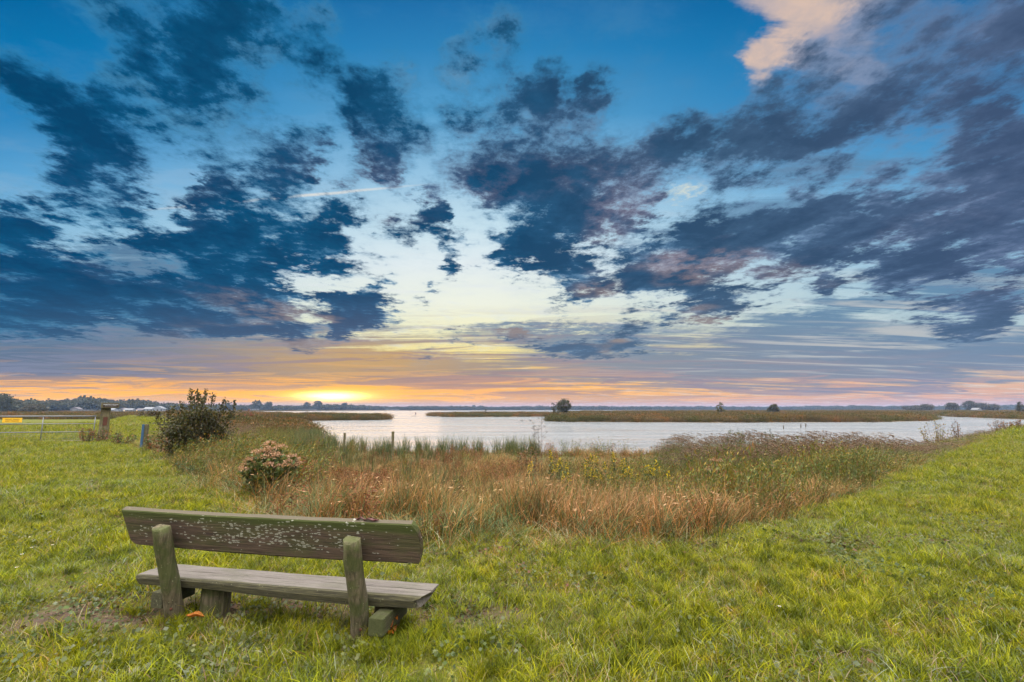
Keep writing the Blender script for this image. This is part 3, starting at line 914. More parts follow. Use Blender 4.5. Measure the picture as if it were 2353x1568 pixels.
def leaves(cen, size, cols, r, aspect=0.45, cj=0.25, flat=0.0, up=None):
    """One folded diamond leaf at every centre."""
    n = len(cen)
    d = r.normal(size=(n, 3))
    if up is not None:
        d = d * 0.7 + np.array(up)
    d[:, 2] *= (1 - flat)
    d /= np.linalg.norm(d, axis=1, keepdims=True)
    s = np.cross(d, r.normal(size=(n, 3)))
    s /= np.linalg.norm(s, axis=1, keepdims=True) + 1e-6
    L = size * r.uniform(0.6, 1.3, (n, 1))
    W = L * aspect
    Vt = np.stack([cen, cen + d * L * 0.45 + s * W, cen + d * L, cen + d * L * 0.45 - s * W], 1).reshape(-1, 3)
    F = np.arange(n * 4).reshape(n, 4)
    cols = np.array(cols, float)
    c = cols[r.integers(0, len(cols), n)] * (1 + r.uniform(-cj, cj, (n, 1)))
    return Vt, F, np.repeat(c, 4, 0)


def merge(*parts):
    V_, F_, T_, o = [], [], [], 0
    for v_, f_, t_ in parts:
        V_.append(v_)
        F_.append(f_ + o)
        T_.append(t_)
        o += len(v_)
    return np.concatenate(V_), np.concatenate(F_), np.concatenate(T_)


def stems(n, R, hmin, hmax, wd, lean, cols, r, bias=(0, 0)):
    return blades(n, R, hmin, hmax, wd, lean, 0.05, cols, r, 3, bias)


def scatter_group(nvar):
    g = bpy.data.node_groups.new('clump_scatter', 'GeometryNodeTree')
    g.interface.new_socket('Geometry', in_out='INPUT', socket_type='NodeSocketGeometry')
    g.interface.new_socket('Geometry', in_out='OUTPUT', socket_type='NodeSocketGeometry')
    N, L = g.nodes, g.links
    gi, go = N.new('NodeGroupInput'), N.new('NodeGroupOutput')

    def attr(name, typ):
        a = N.new('GeometryNodeInputNamedAttribute')
        a.data_type = typ
        a.inputs['Name'].default_value = name
        return a.outputs[0]

    def sel(geo, val):
        c = N.new('FunctionNodeCompare')
        c.data_type = 'INT'
        c.operation = 'EQUAL'
        L.new(attr('kid', 'INT'), [s_ for s_ in c.inputs if s_.type == 'INT'][0])
        [s_ for s_ in c.inputs if s_.type == 'INT'][1].default_value = val
        s = N.new('GeometryNodeSeparateGeometry')
        s.domain = 'POINT'
        L.new(geo, s.inputs[0])
        L.new(c.outputs[0], s.inputs['Selection'])
        return s.outputs[0]
    pts = sel(gi.outputs[0], -1)
    join = N.new('GeometryNodeJoinGeometry')
    for k in range(nvar):
        ti = N.new('GeometryNodeGeometryToInstance')
        L.new(sel(gi.outputs[0], k), ti.inputs[0])
        L.new(ti.outputs[0], join.inputs[0])
    ip = N.new('GeometryNodeInstanceOnPoints')
    L.new(pts, ip.inputs['Points'])
    L.new(join.outputs[0], ip.inputs['Instance'])
    ip.inputs['Pick Instance'].default_value = True
    L.new(attr('vid', 'INT'), ip.inputs['Instance Index'])
    rot = ip.inputs['Rotation']
    if rot.type == 'ROTATION':
        e = N.new('FunctionNodeEulerToRotation')
        L.new(attr('rot', 'FLOAT_VECTOR'), e.inputs[0])
        L.new(e.outputs[0], rot)
    else:
        L.new(attr('rot', 'FLOAT_VECTOR'), rot)
    L.new(attr('scl', 'FLOAT_VECTOR'), ip.inputs['Scale'])
    L.new(ip.outputs[0], go.inputs[0])
    return g


GROUPS = {}


def scatter(name, variants, x, y, z, scl, mat, label, cat, tilt=0.08, zscl=None, seed=3, spin=True, group=None):
    """One vegetation object: its clump shapes plus a cloud of root points, spread by geometry nodes."""
    r = np.random.default_rng(seed)
    n = len(x)
    nv = len(variants)
    V_, F_, T_ = merge(*variants)
    kid = np.concatenate([np.full(len(v[0]), k, np.int32) for k, v in enumerate(variants)] + [np.full(n, -1, np.int32)])
    P_ = np.stack([x, y, z], 1)
    me = mesh_np(name, np.concatenate([V_, P_]), F_, np.concatenate([T_, np.ones((n, 3))]))
    me.attributes.new('kid', 'INT', 'POINT').data.foreach_set('value', kid)
    m_ = len(V_)
    vid = np.zeros(m_ + n, np.int32)
    vid[m_:] = r.integers(0, nv, n)
    me.attributes.new('vid', 'INT', 'POINT').data.foreach_set('value', vid)
    rot = np.zeros((m_ + n, 3), np.float32)
    rot[m_:, 0] = r.uniform(-tilt, tilt, n)
    rot[m_:, 1] = r.uniform(-tilt, tilt, n)
    rot[m_:, 2] = r.uniform(0, 2 * np.pi, n) if spin else r.uniform(-0.5, 0.5, n)
    me.attributes.new('rot', 'FLOAT_VECTOR', 'POINT').data.foreach_set('vector', rot.ravel())
    sc3 = np.ones((m_ + n, 3), np.float32)
    sc3[m_:, 0] = sc3[m_:, 1] = scl
    sc3[m_:, 2] = scl if zscl is None else zscl
    me.attributes.new('scl', 'FLOAT_VECTOR', 'POINT').data.foreach_set('vector', sc3.ravel())
    o = link(name, me, mat)
    if nv not in GROUPS:
        GROUPS[nv] = scatter_group(nv)
    md = o.modifiers.new('spread', 'NODES')
    md.node_group = GROUPS[nv]
    return tag(o, label, cat, kind='stuff')


def jgrid(x0, x1, y0, y1, s, r, keep=None):
    gx, gy = np.meshgrid(np.arange(x0, x1, s), np.arange(y0, y1, s))
    gx = gx.ravel() + r.uniform(-0.5, 0.5, gx.size) * s
    gy = gy.ravel() + r.uniform(-0.5, 0.5, gy.size) * s
    k = (np.abs(gx) < 1.55 * gy + 2.5)
    if keep is not None:
        k &= keep(gx, gy)
    return gx[k], gy[k]


def inband(lo, hi):
    return lambda x, y: (np.hypot(x, y) >= lo) & (np.hypot(x, y) < hi)


# ------------------------------------------------------------------ lawn
r = np.random.default_rng(5)
G1 = [(0.165, 0.180, 0.005), (0.205, 0.213, 0.006), (0.105, 0.128, 0.006), (0.250, 0.248, 0.008), (0.145, 0.158, 0.014), (0.07, 0.088, 0.005)]
GREY = [(0.19, 0.21, 0.11), (0.15, 0.17, 0.07)]
STRAW = [(0.30, 0.22, 0.11), (0.24, 0.14, 0.07), (0.34, 0.30, 0.20)]
lawn_v = []
for k in range(8):
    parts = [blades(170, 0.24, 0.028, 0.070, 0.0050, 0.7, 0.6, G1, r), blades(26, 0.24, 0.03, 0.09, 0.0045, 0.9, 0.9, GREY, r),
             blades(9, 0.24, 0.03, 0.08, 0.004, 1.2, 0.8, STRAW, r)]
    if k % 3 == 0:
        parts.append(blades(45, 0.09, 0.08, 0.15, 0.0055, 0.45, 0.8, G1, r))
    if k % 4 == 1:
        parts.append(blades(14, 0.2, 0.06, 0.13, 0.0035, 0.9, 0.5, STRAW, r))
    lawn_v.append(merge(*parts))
X_, Y_, S_ = [], [], []
for lo, hi, sp, sc1 in ((0.4, 7.5, 0.145, 0.95), (7.5, 15, 0.21, 1.1), (15, 40, 0.38, 1.5), (40, 130, 1.0, 3.2)):
    gx, gy = jgrid(-hi * 1.0, hi * 1.0, 0.5 if lo < 1 else lo * 0.4, hi, sp, r, inband(lo, hi))
    d = sdist(LAWN, gx, gy) + (fbm(gx, gy, 1.5, 21) - 0.5) * np.where(gx > 1, 0.8, 1.6)
    lf = (gx < -30) & (gx < -0.93 * gy + 16) & (sdist(LAWN, gx, gy) < 0) & (gy < 200) & (np.abs(gx) < 1.5 * gy)
    wr = np.clip(1.25 * np.exp(-(((gx + 2.0) / 1.75) ** 2 + ((gy - 4.25) / 0.40) ** 2)), 0, 1)
    wr = np.maximum(wr, np.clip(2.0 * np.exp(-(((gx + 3.4) / 0.62) ** 2 + ((gy - 4.0) / 0.36) ** 2)), 0, 0.98))
    wr = np.maximum(wr, np.clip(1.0 * np.exp(-(((gx + 0.3) / 0.9) ** 2 + ((gy - 3.95) / 0.28) ** 2)), 0, 1))
    k = ((d > -0.35) | lf) & (r.uniform(0, 1, len(gx)) > wr * 1.05)
    X_.append(gx[k]); Y_.append(gy[k])
    S_.append(sc1 * (0.35 + 1.3 * fbm(gx[k], gy[k], 0.8, 31, 3)) * r.uniform(0.8, 1.2, k.sum()))
gx, gy, gs = map(np.concatenate, (X_, Y_, S_))
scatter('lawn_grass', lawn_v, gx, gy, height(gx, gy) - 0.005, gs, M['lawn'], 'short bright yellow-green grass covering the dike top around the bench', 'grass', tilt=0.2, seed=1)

# thick tufts round the bench feet and here and there
tuft_v = [merge(blades(90, 0.10, 0.10, 0.22, 0.0060, 0.35, 0.7, G1, r), blades(30, 0.15, 0.06, 0.14, 0.005, 0.8, 0.8, G1 + STRAW[:1], r)) for k in range(4)]
tx, ty = [], []
for px_, py_, n_, sx_, sy_ in ((560, 1400, 9, 60, 14), (700, 1440, 14, 130, 22), (400, 1430, 8, 60, 15), (940, 1450, 10, 70, 20), (470, 1170, 5, 18, 6), (1050, 1480, 14, 160, 30),
                               (850, 1500, 12, 120, 14), (1500, 1440, 14, 300, 60), (2100, 1400, 30, 260, 80), (1300, 1500, 26, 500, 40), (1700, 1450, 20, 400, 50), (200, 1250, 20, 180, 90), (1600, 1300, 8, 200, 20), (200, 1480, 10, 160, 40), (1830, 1270, 5, 60, 14)):
    for _ in range(n_):
        a, b = at(px_ + r.normal() * sx_, min(1560, py_ + r.normal() * sy_))
        tx.append(a); ty.append(b)
tx, ty = np.array(tx), np.array(ty)
scatter('grass_tufts', tuft_v, tx, ty, height(tx, ty) - 0.01, r.uniform(0.42, 0.85, len(tx)), M['lawn'], 'taller lush grass tufts round the bench feet and over the lawn', 'grass', seed=2)

# low broad leaves (clover, plantain) mostly in front left
LEAFC = [(0.075, 0.095, 0.035), (0.095, 0.115, 0.055), (0.07, 0.09, 0.025), (0.12, 0.135, 0.09)]
weed_v = []
for k in range(4):
    n_ = 18
    c = np.stack([r.normal(0, 0.10, n_), r.normal(0, 0.10, n_), r.uniform(0.03, 0.075, n_)], 1)
    weed_v.append(leaves(c, 0.030, LEAFC, r, 0.42, 0.25, 0.75))
wx, wy = [], []
for px_, py_, n_, sx_, sy_ in ((470, 1500, 30, 150, 35), (220, 1430, 24, 110, 45), (150, 1380, 12, 80, 40), (640, 1370, 18, 60, 8), (1930, 1250, 14, 30, 12), (1960, 1300, 10, 30, 10), (1250, 1330, 12, 100, 20), (1150, 1500, 14, 90, 30)):
    for _ in range(n_):
        a, b = at(px_ + r.normal() * sx_, min(1600, py_ + r.normal() * sy_))
        wx.append(a); wy.append(b)
cx_, cy_ = jgrid(-9, 12, 2, 11, 0.30, r)
k = (sdist(LAWN, cx_, cy_) > 0.2) & (fbm(cx_, cy_, 1.1, 131, 3) > 0.56)
wx, wy = np.concatenate([wx, cx_[k]]), np.concatenate([wy, cy_[k]])
scatter('clover_leaves', weed_v, wx, wy, height(wx, wy), r.uniform(0.7, 1.3, len(wx)), M['herb'], 'low grey-green clover and plantain leaves in the lawn beside the bench', 'ground cover', seed=4)

# trampled straw on the bare soil
RED = [(0.13, 0.07, 0.045), (0.17, 0.10, 0.065), (0.09, 0.05, 0.038), (0.20, 0.15, 0.11)]
lit_v = []
for k in range(4):
    lit_v.append(merge(blades(34, 0.16, 0.004, 0.02, 0.005, 3.2, 2.2, RED, r), leaves(np.stack([r.normal(0, .1, 8), r.normal(0, .1, 8), r.uniform(.005, .02, 8)], 1), 0.035, RED + LEAFC, r, 0.4, 0.2, 0.9)))
lx_, ly_ = [], []
for px_, py_, n_, sx_, sy_ in ((250, 1375, 70, 75, 26), (640, 1385, 60, 130, 9), (1010, 1395, 60, 75, 14), (1090, 1280, 40, 90, 8), (1940, 1250, 16, 40, 10), (1500, 1255, 60, 300, 8), (1350, 1340, 20, 150, 25), (1180, 1330, 14, 60, 12)):
    for _ in range(n_):
        a, b = at(px_ + r.normal() * sx_, py_ + r.normal() * sy_)
        lx_.append(a); ly_.append(b)
cx_, cy_ = jgrid(-9, 13, 2, 12, 0.30, r)
k = (sdist(LAWN, cx_, cy_) > 0.1) & (fbm(cx_, cy_, 1.3, 141, 3) > 0.575)
lx_, ly_ = np.concatenate([lx_, cx_[k]]), np.concatenate([ly_, cy_[k]])
scatter('dead_straw', lit_v, lx_, ly_, height(lx_, ly_) + np.where(np.hypot(lx_ + 2, ly_ - 4) < 2.2, 0.004, 0.035), r.uniform(0.7, 1.4, len(lx_)), M['dry'], 'trampled reddish straw and dead leaves on the bare soil by the bench', 'straw', seed=6)

# ------------------------------------------------------------------ tall marsh growth
TAN = [(0.25, 0.103, 0.030), (0.34, 0.155, 0.050), (0.15, 0.066, 0.020), (0.09, 0.043, 0.016), (0.27, 0.135, 0.040)]
RUST = [(0.17, 0.065, 0.030), (0.12, 0.050, 0.028), (0.20, 0.09, 0.045)]
LONGG = [(0.105, 0.135, 0.060), (0.14, 0.17, 0.085), (0.08, 0.11, 0.035), (0.17, 0.18, 0.09)]
REEDG = [(0.060, 0.085, 0.028), (0.080, 0.105, 0.035), (0.045, 0.065, 0.028), (0.11, 0.12, 0.045)]
OLIVE = [(0.125, 0.120, 0.020), (0.085, 0.105, 0.022), (0.19, 0.135, 0.020), (0.055, 0.080, 0.022), (0.13, 0.065, 0.025)]


def drygrass(k):
    parts = [blades(34, 0.20, 0.40, 0.92, 0.009, 0.15, 0.55, TAN, r, 4, (0.35, 0.1), (0.36, 0.20, 0.105)),
             blades(16, 0.22, 0.2, 0.5, 0.009, 0.6, 0.9, TAN + RUST, r, 4), blades(22, 0.22, 0.2, 0.62, 0.008, 0.4, 0.6, [(0.05, 0.065, 0.022), (0.08, 0.095, 0.035)], r, 3), blades(20, 0.24, 0.3, 0.8, 0.009, 0.16, 0.5, LONGG + REEDG, r, 3, (0.3, 0))]
    n_ = 16
    c = np.stack([r.normal(0.08, 0.17, n_), r.normal(0, 0.17, n_), r.uniform(0.3, 0.66, n_)], 1)
    parts.append(leaves(c, 0.065, [(0.44, 0.27, 0.16), (0.36, 0.20, 0.11)], r, 0.10, 0.2, 0.2, (0.5, 0, -0.3)))
    return merge(*parts)


def longgrass(k):
    return merge(blades(60, 0.24, 0.2, 0.5, 0.008, 0.5, 0.9, LONGG, r, 4, (0.3, 0.1)), blades(16, 0.24, 0.25, 0.6, 0.007, 0.5, 0.8, TAN, r, 3, (0.3, 0)))


def cattail(k):
    return merge(blades(26, 0.16, 0.8, 1.45, 0.017, 0.12, 0.22, REEDG, r, 5, (0.1, 0)), blades(14, 0.2, 0.4, 0.9, 0.012, 0.3, 0.5, REEDG + TAN[:1], r, 4))


def dock(k):
    st = stems(7, 0.14, 0.6, 1.0, 0.010, 0.12, RUST, r)
    n_ = 110
    a = r.integers(0, 7, n_)
    t = r.uniform(0.35, 1.0, n_)
    c = np.stack([r.normal(0, 0.10, 7)[a] + r.normal(0, 0.03, n_), r.normal(0, 0.10, 7)[a] + r.normal(0, 0.03, n_), t * 0.85], 1)
    return merge(st, leaves(c, 0.035, RUST, r, 0.5), blades(14, 0.2, 0.15, 0.4, 0.012, 0.6, 0.8, RUST + TAN, r))


def herb(k):
    ns = 9
    bx, by = r.normal(0, 0.16, ns), r.normal(0, 0.16, ns)
    hh = r.uniform(0.7, 1.15, ns)
    n_ = 240
    a = r.integers(0, ns, n_)
    t = r.uniform(0.2, 1.0, n_) ** 0.8
    w_ = 0.075 * (1.15 - t)
    c = np.stack([bx[a] * (1 + t) + r.normal(0, 1, n_) * w_ + 0.10 * t * t, by[a] * (1 + t) + r.normal(0, 1, n_) * w_, t * hh[a]], 1)
    st = stems(ns, 0.16, 0.6, 1.1, 0.008, 0.15, OLIVE + RUST[:1], r, (0.3, 0))
    return merge(st, leaves(c, 0.075, OLIVE, r, 0.13, 0.3, 0.0, (0.25, 0, 0.9)),
                 blades(34, 0.22, 0.5, 1.15, 0.009, 0.16, 0.3, OLIVE + REEDG, r, 4, (0.4, 0)), blades(12, 0.22, 0.4, 0.8, 0.008, 0.25, 0.5, TAN, r, 3, (0.3, 0)))


def reed(k):
    parts = [blades(16, 0.25, 1.2, 1.9, 0.014, 0.12, 0.25, REEDG + OLIVE[:2], r, 5, (0.8, 0.1)), blades(34, 0.3, 0.6, 1.4, 0.016, 0.25, 0.6, REEDG + OLIVE + RUST[:1], r, 4, (0.8, 0.1))]
    n_ = 7
    for q in range(n_):       # feathery plumes nodding with the wind
        x0, y0, h0 = r.normal(0, 0.2), r.normal(0, 0.2), r.uniform(1.45, 1.9)
        m_ = 26
        t = r.uniform(0, 1, m_)
        c = np.stack([x0 + 0.18 + 0.24 * t + r.normal(0, 0.012, m_), y0 + r.normal(0, 0.015, m_), h0 - 0.10 * t * t + r.normal(0, 0.012, m_)], 1)
        parts.append(leaves(c, 0.06, [(0.11, 0.070, 0.050), (0.16, 0.105, 0.070), (0.08, 0.058, 0.042)], r, 0.18, 0.3, 0.1, (1.2, 0, -0.2)))
    return merge(*parts)


gx, gy = jgrid(-40, 60, 4, 62, 0.30, r, inband(5.0, 62))
dist = np.hypot(gx, gy)
keep = r.uniform(0, 1, len(gx)) < np.clip(1.15 - dist / 34, 0.20, 1)
gx, gy, dist = gx[keep], gy[keep], dist[keep]
dk_ = sdist(LAWN, gx, gy)
ld_ = land(gx, gy)
edge = dk_ + (fbm(gx, gy, 1.5, 21) - 0.5) * np.where(gx > 1, 0.8, 1.6)
lf = (gx < -30) & (gx < -0.93 * gy + 16)
ok = (edge < 0.1) & (ld_ > 0.0) & ~lf
gx, gy, dist, edge, ld_ = gx[ok], gy[ok], dist[ok], edge[ok], ld_[ok]
tr = gx / gy
f1, f2, f3 = fbm(gx, gy, 2.2, 41), fbm(gx, gy, 3.5, 51), fbm(gx, gy, 1.6, 61)
W = {}
W['dry'] = np.where(tr < 0.42, 1.0, np.where(dist < 13.5, 1.5, 0.3)) * np.clip((f1 - 0.38) * 8, 0.1, 1.6) * np.where(dist > 20, 0.7, 1) * np.where(tr < -0.5, 0.55, 1)
W['dry'] = np.where((tr > 0.05) & (tr < 0.5) & (dist < 10), W['dry'] + 2.0, W['dry'])
W['long'] = np.clip((0.60 - f1) * 7, 0.12, 1.6) * np.where(edge > -1.0, 2.2, 0.8)
W['cat'] = np.where((ld_ < 5) & (tr < 0.06) & (tr > -0.47), 3.5 * np.clip((f2 - 0.36) * 6, 0, 1), 0) + np.where((dist > 14) & (tr < -0.1) & (tr > -0.5), 0.25, 0)
W['dock'] = np.clip((f3 - 0.47) * 7, 0, 1.2) * np.where((tr < 0.1) & (tr > -0.45), 1.2, 0.35)
W['herb'] = np.clip((f2 - 0.42) * 5, 0, 1) * np.where((tr > 0.38) & (dist > 9), 3.4, 0.12) + np.where((tr < -0.42) & (dist > 8), 0.7, 0) + np.where((tr > 0.1) & (tr < 0.35) & (dist > 13) & (dist < 20), 0.7, 0)
W['reed'] = np.where((tr > 0.30) & (dist > 19), 3.0 * np.clip((fbm(gx, gy, 6, 71) - 0.33) * 5, 0.15, 1), 0) + np.where((tr < -0.55) & (dist > 26), 1.2, 0)
names = list(W)
WW = np.stack([W[k] for k in names], 1)
WW = WW.cumsum(1) / WW.sum(1, keepdims=True)
pick = (r.uniform(0, 1, (len(gx), 1)) > WW).sum(1)
far_s = 1.12 + np.clip((dist - 14) / 30, 0, 1) * 0.35
ramp_in = np.clip(0.5 + (-edge) * 0.5, np.where(tr > 0.3, 0.75, np.where(tr < -0.3, 0.72, 0.6)), 1.0)
zz0 = height(gx, gy)
SPEC = {'dry': (drygrass, 5, M['dry'], 'dry_grass', 'dry orange-tan grass with pale nodding blades below the dike', 'grass', 0.85),
        'long': (longgrass, 4, M['herb'], 'long_grass', 'long tangled grey-green grass along the edge of the lawn', 'grass', 0.75),
        'cat': (cattail, 4, M['reed'], 'cattail_bed', 'upright dark green cattail leaves at the near waterside', 'reeds', 0.92),
        'dock': (dock, 4, M['dry'], 'dock_stems', 'rusty brown withered dock stems among the dry grass', 'weeds', 0.8),
        'herb': (herb, 4, M['herb'], 'marsh_herbs', 'bushy olive-green marsh herbs between the grass and the water', 'weeds', 0.95),
        'reed': (reed, 4, M['reed'], 'reed_bed', 'wind-bent reeds with purple-brown plumes by the near shore', 'reeds', 0.80)}
for i, k in enumerate(names):
    fn, nv, mat, nm, lab, cat, hs = SPEC[k]
    s_ = pick == i
    q = r.uniform(0.75, 1.15, s_.sum())
    hcap = 1.0
    if k == 'reed':
        hcap = np.where(tr[s_] < 0.5, 0.75 + 0.25 * np.clip((tr[s_] - 0.3) * 5, 0, 1), 1.0) * (1 - 0.5 * np.clip((tr[s_] - 0.72) * 8, 0, 1))
    if k in ('herb', 'cat', 'dock'):
        hcap = 1 - 0.45 * np.clip((tr[s_] - 0.72) * 8, 0, 1)
    if k == 'herb':
        hcap = hcap * np.where((tr[s_] > 0.36) & (tr[s_] < 0.85) & (dist[s_] < 18), 1.35, 1.0)
    if k == 'dry' or k == 'long':
        hcap = np.clip(1.30 + (10 - dist[s_]) * 0.03, 0.78, 1.35)
    scatter(nm, [fn(j) for j in range(nv)], gx[s_], gy[s_], zz0[s_] - 0.02, q * far_s[s_] * 0.95, mat, lab, cat, tilt=0.06,
            zscl=q * hs * ramp_in[s_] * hcap, seed=20 + i, spin=(k not in ('reed', 'herb', 'dry')))

# long bleached grass lying over the lawn edge
fr_v = [merge(blades(26, 0.2, 0.12, 0.32, 0.006, 0.9, 1.2, LONGG + STRAW + TAN[:2], r, 4)) for k in range(4)]
ex, ey = jgrid(-20, 34, 4, 34, 0.22, r)
e_ = sdist(LAWN, ex, ey) + (fbm(ex, ey, 1.5, 21) - 0.5) * np.where(ex > 1, 0.8, 1.6)
k = (e_ > -0.3) & (e_ < np.where(ex > 2.5, 0.25, 0.75)) & (r.uniform(0, 1, len(ex)) < np.clip(1.0 - e_, 0.1, 1))
scatter('verge_grass', fr_v, ex[k], ey[k], height(ex[k], ey[k]), r.uniform(0.6, 1.2, k.sum()), M['dry'], 'longer bleached grass lying over where the lawn meets the marsh', 'grass', seed=8)

# ------------------------------------------------------------------ island and far-shore reeds
BRN = [(0.105, 0.055, 0.028), (0.085, 0.060, 0.025), (0.14, 0.085, 0.045), (0.06, 0.050, 0.020), (0.075, 0.075, 0.028)]


def isle(k):
    n_ = 260
    c = np.stack([r.normal(0, 0.75, n_), r.normal(0, 0.75, n_), r.uniform(0.1, 1.45, n_) * r.uniform(0.75, 1.0, n_)], 1)
    return merge(blades(90, 1.2, 0.7, 1.75, 0.045, 0.15, 0.35, BRN, r, 3, (0.4, 0)), leaves(c, 0.20, BRN, r, 0.3, 0.3, 0.2, (0.3, 0, 0.6)))


X_, Y_, S_ = [], [], []
for lo, hi, sp, sc1 in ((58, 150, 1.25, 1.0), (150, 330, 2.4, 1.35), (330, 900, 6.5, 2.3), (900, 1500, 14, 3.0)):
    gx, gy = jgrid(-hi, hi, lo * 0.4, hi, sp, r, inband(lo, hi))
    ld_ = np.maximum(np.maximum(sdist(MAINR, gx, gy), sdist(ISLER, gx, gy)), sdist(BARR, gx, gy))
    if lo > 200:
        ld_ = np.maximum(ld_, np.minimum(sdist(FAR, gx, gy), 30 - sdist(FAR, gx, gy)))
    lf = (gx < -30) & (gx < -0.93 * gy + 16) & (gy < 130)
    k = (ld_ > 0.15) & (sdist(LAWN, gx, gy) < -0.5) & ~lf & (gx > -1.35 * gy)
    X_.append(gx[k]); Y_.append(gy[k]); S_.append(np.full(k.sum(), sc1))
gx, gy, gs = map(np.concatenate, (X_, Y_, S_))
dz_ = np.hypot(gx, gy)
hh = (0.30 + 0.70 * fbm(gx, gy, 11, 81) + 0.60 * fbm(gx, gy, 3.5, 85, 2)) * r.uniform(0.75, 1.2, len(gx))
hh = hh * np.where((gx > 30) & (gy < 105), 0.35, 1.0)
scatter('marsh_reeds', [isle(k) for k in range(5)], gx, gy, height(gx, gy) - 0.05, gs * r.uniform(0.85, 1.2, len(gx)), M['isle'],
        'rust-brown reed beds covering the low islands across the water', 'reeds', zscl=hh, seed=9, spin=False, tilt=0.05)

# ================================================================== the bench
bench = tag(empty('park_bench', (-2.838, 3.985, -0.07), -0.213), 'weathered green-mossed wooden bench seen from behind, on the lawn', 'bench')
R1 = random.Random(4)


def plank(x0, x1, sect, nseg, wob, seed, endcut=None):
    """A sawn slab: cross-section sect (list of (y, z)) carried along x, edges slightly wavy."""
    bm = bmesh.new()
    rr = random.Random(seed)
    ph = [(rr.uniform(0, 6.28), rr.uniform(0, 6.28), rr.uniform(0.7, 1.3)) for _ in sect]
    prev = None
    first = None
    for i in range(nseg + 1):
        t = i / nseg
        ring = []
        for (k, (y, z)) in enumerate(sect):
            a, b, c = ph[k // 2]
            w_ = wob * (math.sin(t * 9 * c + a) + 0.6 * math.sin(t * 23 * c + b) + 0.35 * math.sin(t * 57 + a + b))
            x, y2, z2 = x0 + (x1 - x0) * t, y, z + w_
            if endcut:
                x, y2, z2 = endcut(t, x, y2, z2)
            ring.append(bm.verts.new((x, y2, z2)))
        if prev:
            n = len(ring)
            for k in range(n):
                bm.faces.new((prev[k], prev[(k + 1) % n], ring[(k + 1) % n], ring[k]))
        else:
            first = ring
        prev = ring
    bm.faces.new(list(reversed(first)))
    bm.faces.new(prev)
    bmesh.ops.recalc_face_normals(bm, faces=bm.faces[:])
    return bm


def to_obj(bm, name, mat, parent, loc=(0, 0, 0), rot=(0, 0, 0), smooth_=False):
    me = bpy.data.meshes.new(name)
    bm.to_mesh(me)
    bm.free()
    if smooth_:
        me.shade_smooth()
    o = link(name, me, mat, parent)
    o.location, o.rotation_euler = loc, rot
    return o


# backrest: local frame with z up the board, y through it; its far ends rounded off
LEAN = math.atan2(0.215, 0.76)
BH, BT = 0.30, 0.050
sect = []
for (y, z) in [(0, 0.012), (0.0, 0.05), (0.0, 0.10), (0.0, 0.15), (0.0, 0.20), (0.0, 0.25), (-0.001, 0.288), (0.004, 0.297), (0.046, 0.300), (0.052, 0.292),
               (0.05, 0.25), (0.05, 0.15), (0.05, 0.05), (0.048, 0.008), (0.040, 0.0), (0.008, 0.0)]:
    sect.append((y, z))


def back_end(t, x, y, z):
    L_ = 2.47
    d0, d1 = t * L_, (1 - t) * L_
    # lower corners rounded, the right end thicker and bellied
    if d0 < 0.10:
        z = max(z, 0.045 * (1 - d0 / 0.10) ** 2)
        x -= 0.05 * (z / 0.30 - 0.5) * (1 - d0 / 0.10)
    if d1 < 0.12:
        q = 1 - d1 / 0.12
        x += 0.030 * math.sin(math.pi * min(max(z, 0) / 0.30, 1)) * q - 0.030 * max(0, z / 0.3 - 0.75) * 4 * q
    z += 0.014 * math.sin(t * math.pi * 1.0) * -1 + 0.012 * t
    return x, y, z


bk = to_obj(plank(-0.21, 2.26, sect, 110, 0.0021, 5, back_end), 'backrest', M['back_wood'], bench, (0, 0.0, 0.0))
# leaned slab placed on the front faces of the posts
bk.location = (0, -0.215 * 0.52 / 0.76 + 0.065, 0.525 + 0.07)
bk.rotation_euler = (LEAN, 0, 0)

# seat: one thick half-log slab with a split along it
ssect = [(0.004, -0.078), (-0.008, -0.03), (0.0, -0.004), (0.016, 0.0), (0.10, 0.002), (0.131, 0.002), (0.134, -0.012), (0.139, -0.012), (0.142, 0.002), (0.20, 0.002), (0.27, 0.0), (0.283, -0.006),
         (0.288, -0.035), (0.278, -0.075), (0.20, -0.088), (0.06, -0.088)]


def seat_end(t, x, y, z):
    d0, d1 = t * 2.48, (1 - t) * 2.48
    if d0 < 0.2:
        x += 0.14 * (1 - d0 / 0.2) * max(0, (y - 0.06)) / 0.28 * 0.2 - 0.03 * (z < -0.03) * -1 * (1 - d0 / 0.2)
    if d1 < 0.10:
        x -= (0.05 if z < -0.03 else 0.0) * (1 - d1 / 0.10) + 0.03 * (1 - d1 / 0.10) * (1 if y < 0.03 else 0)
    if z < -0.02 and y < 0.1:
        z += 0.012 * math.sin(t * 7) * (1 - y / 0.1)
    if 0.12 < y < 0.15 and 0.16 < t < 0.80 and z < 0:
        z = min(z + 0.010, 0.0)
    return x, y - 0.02 * t, z


st = to_obj(plank(-0.19, 2.29, ssect, 110, 0.0016, 9, seat_end), 'seat', M['seat_wood'], bench, (0, -0.01, 0.360))
st.rotation_euler = (0, math.radians(-0.5), 0)
st.location.z = 0.352

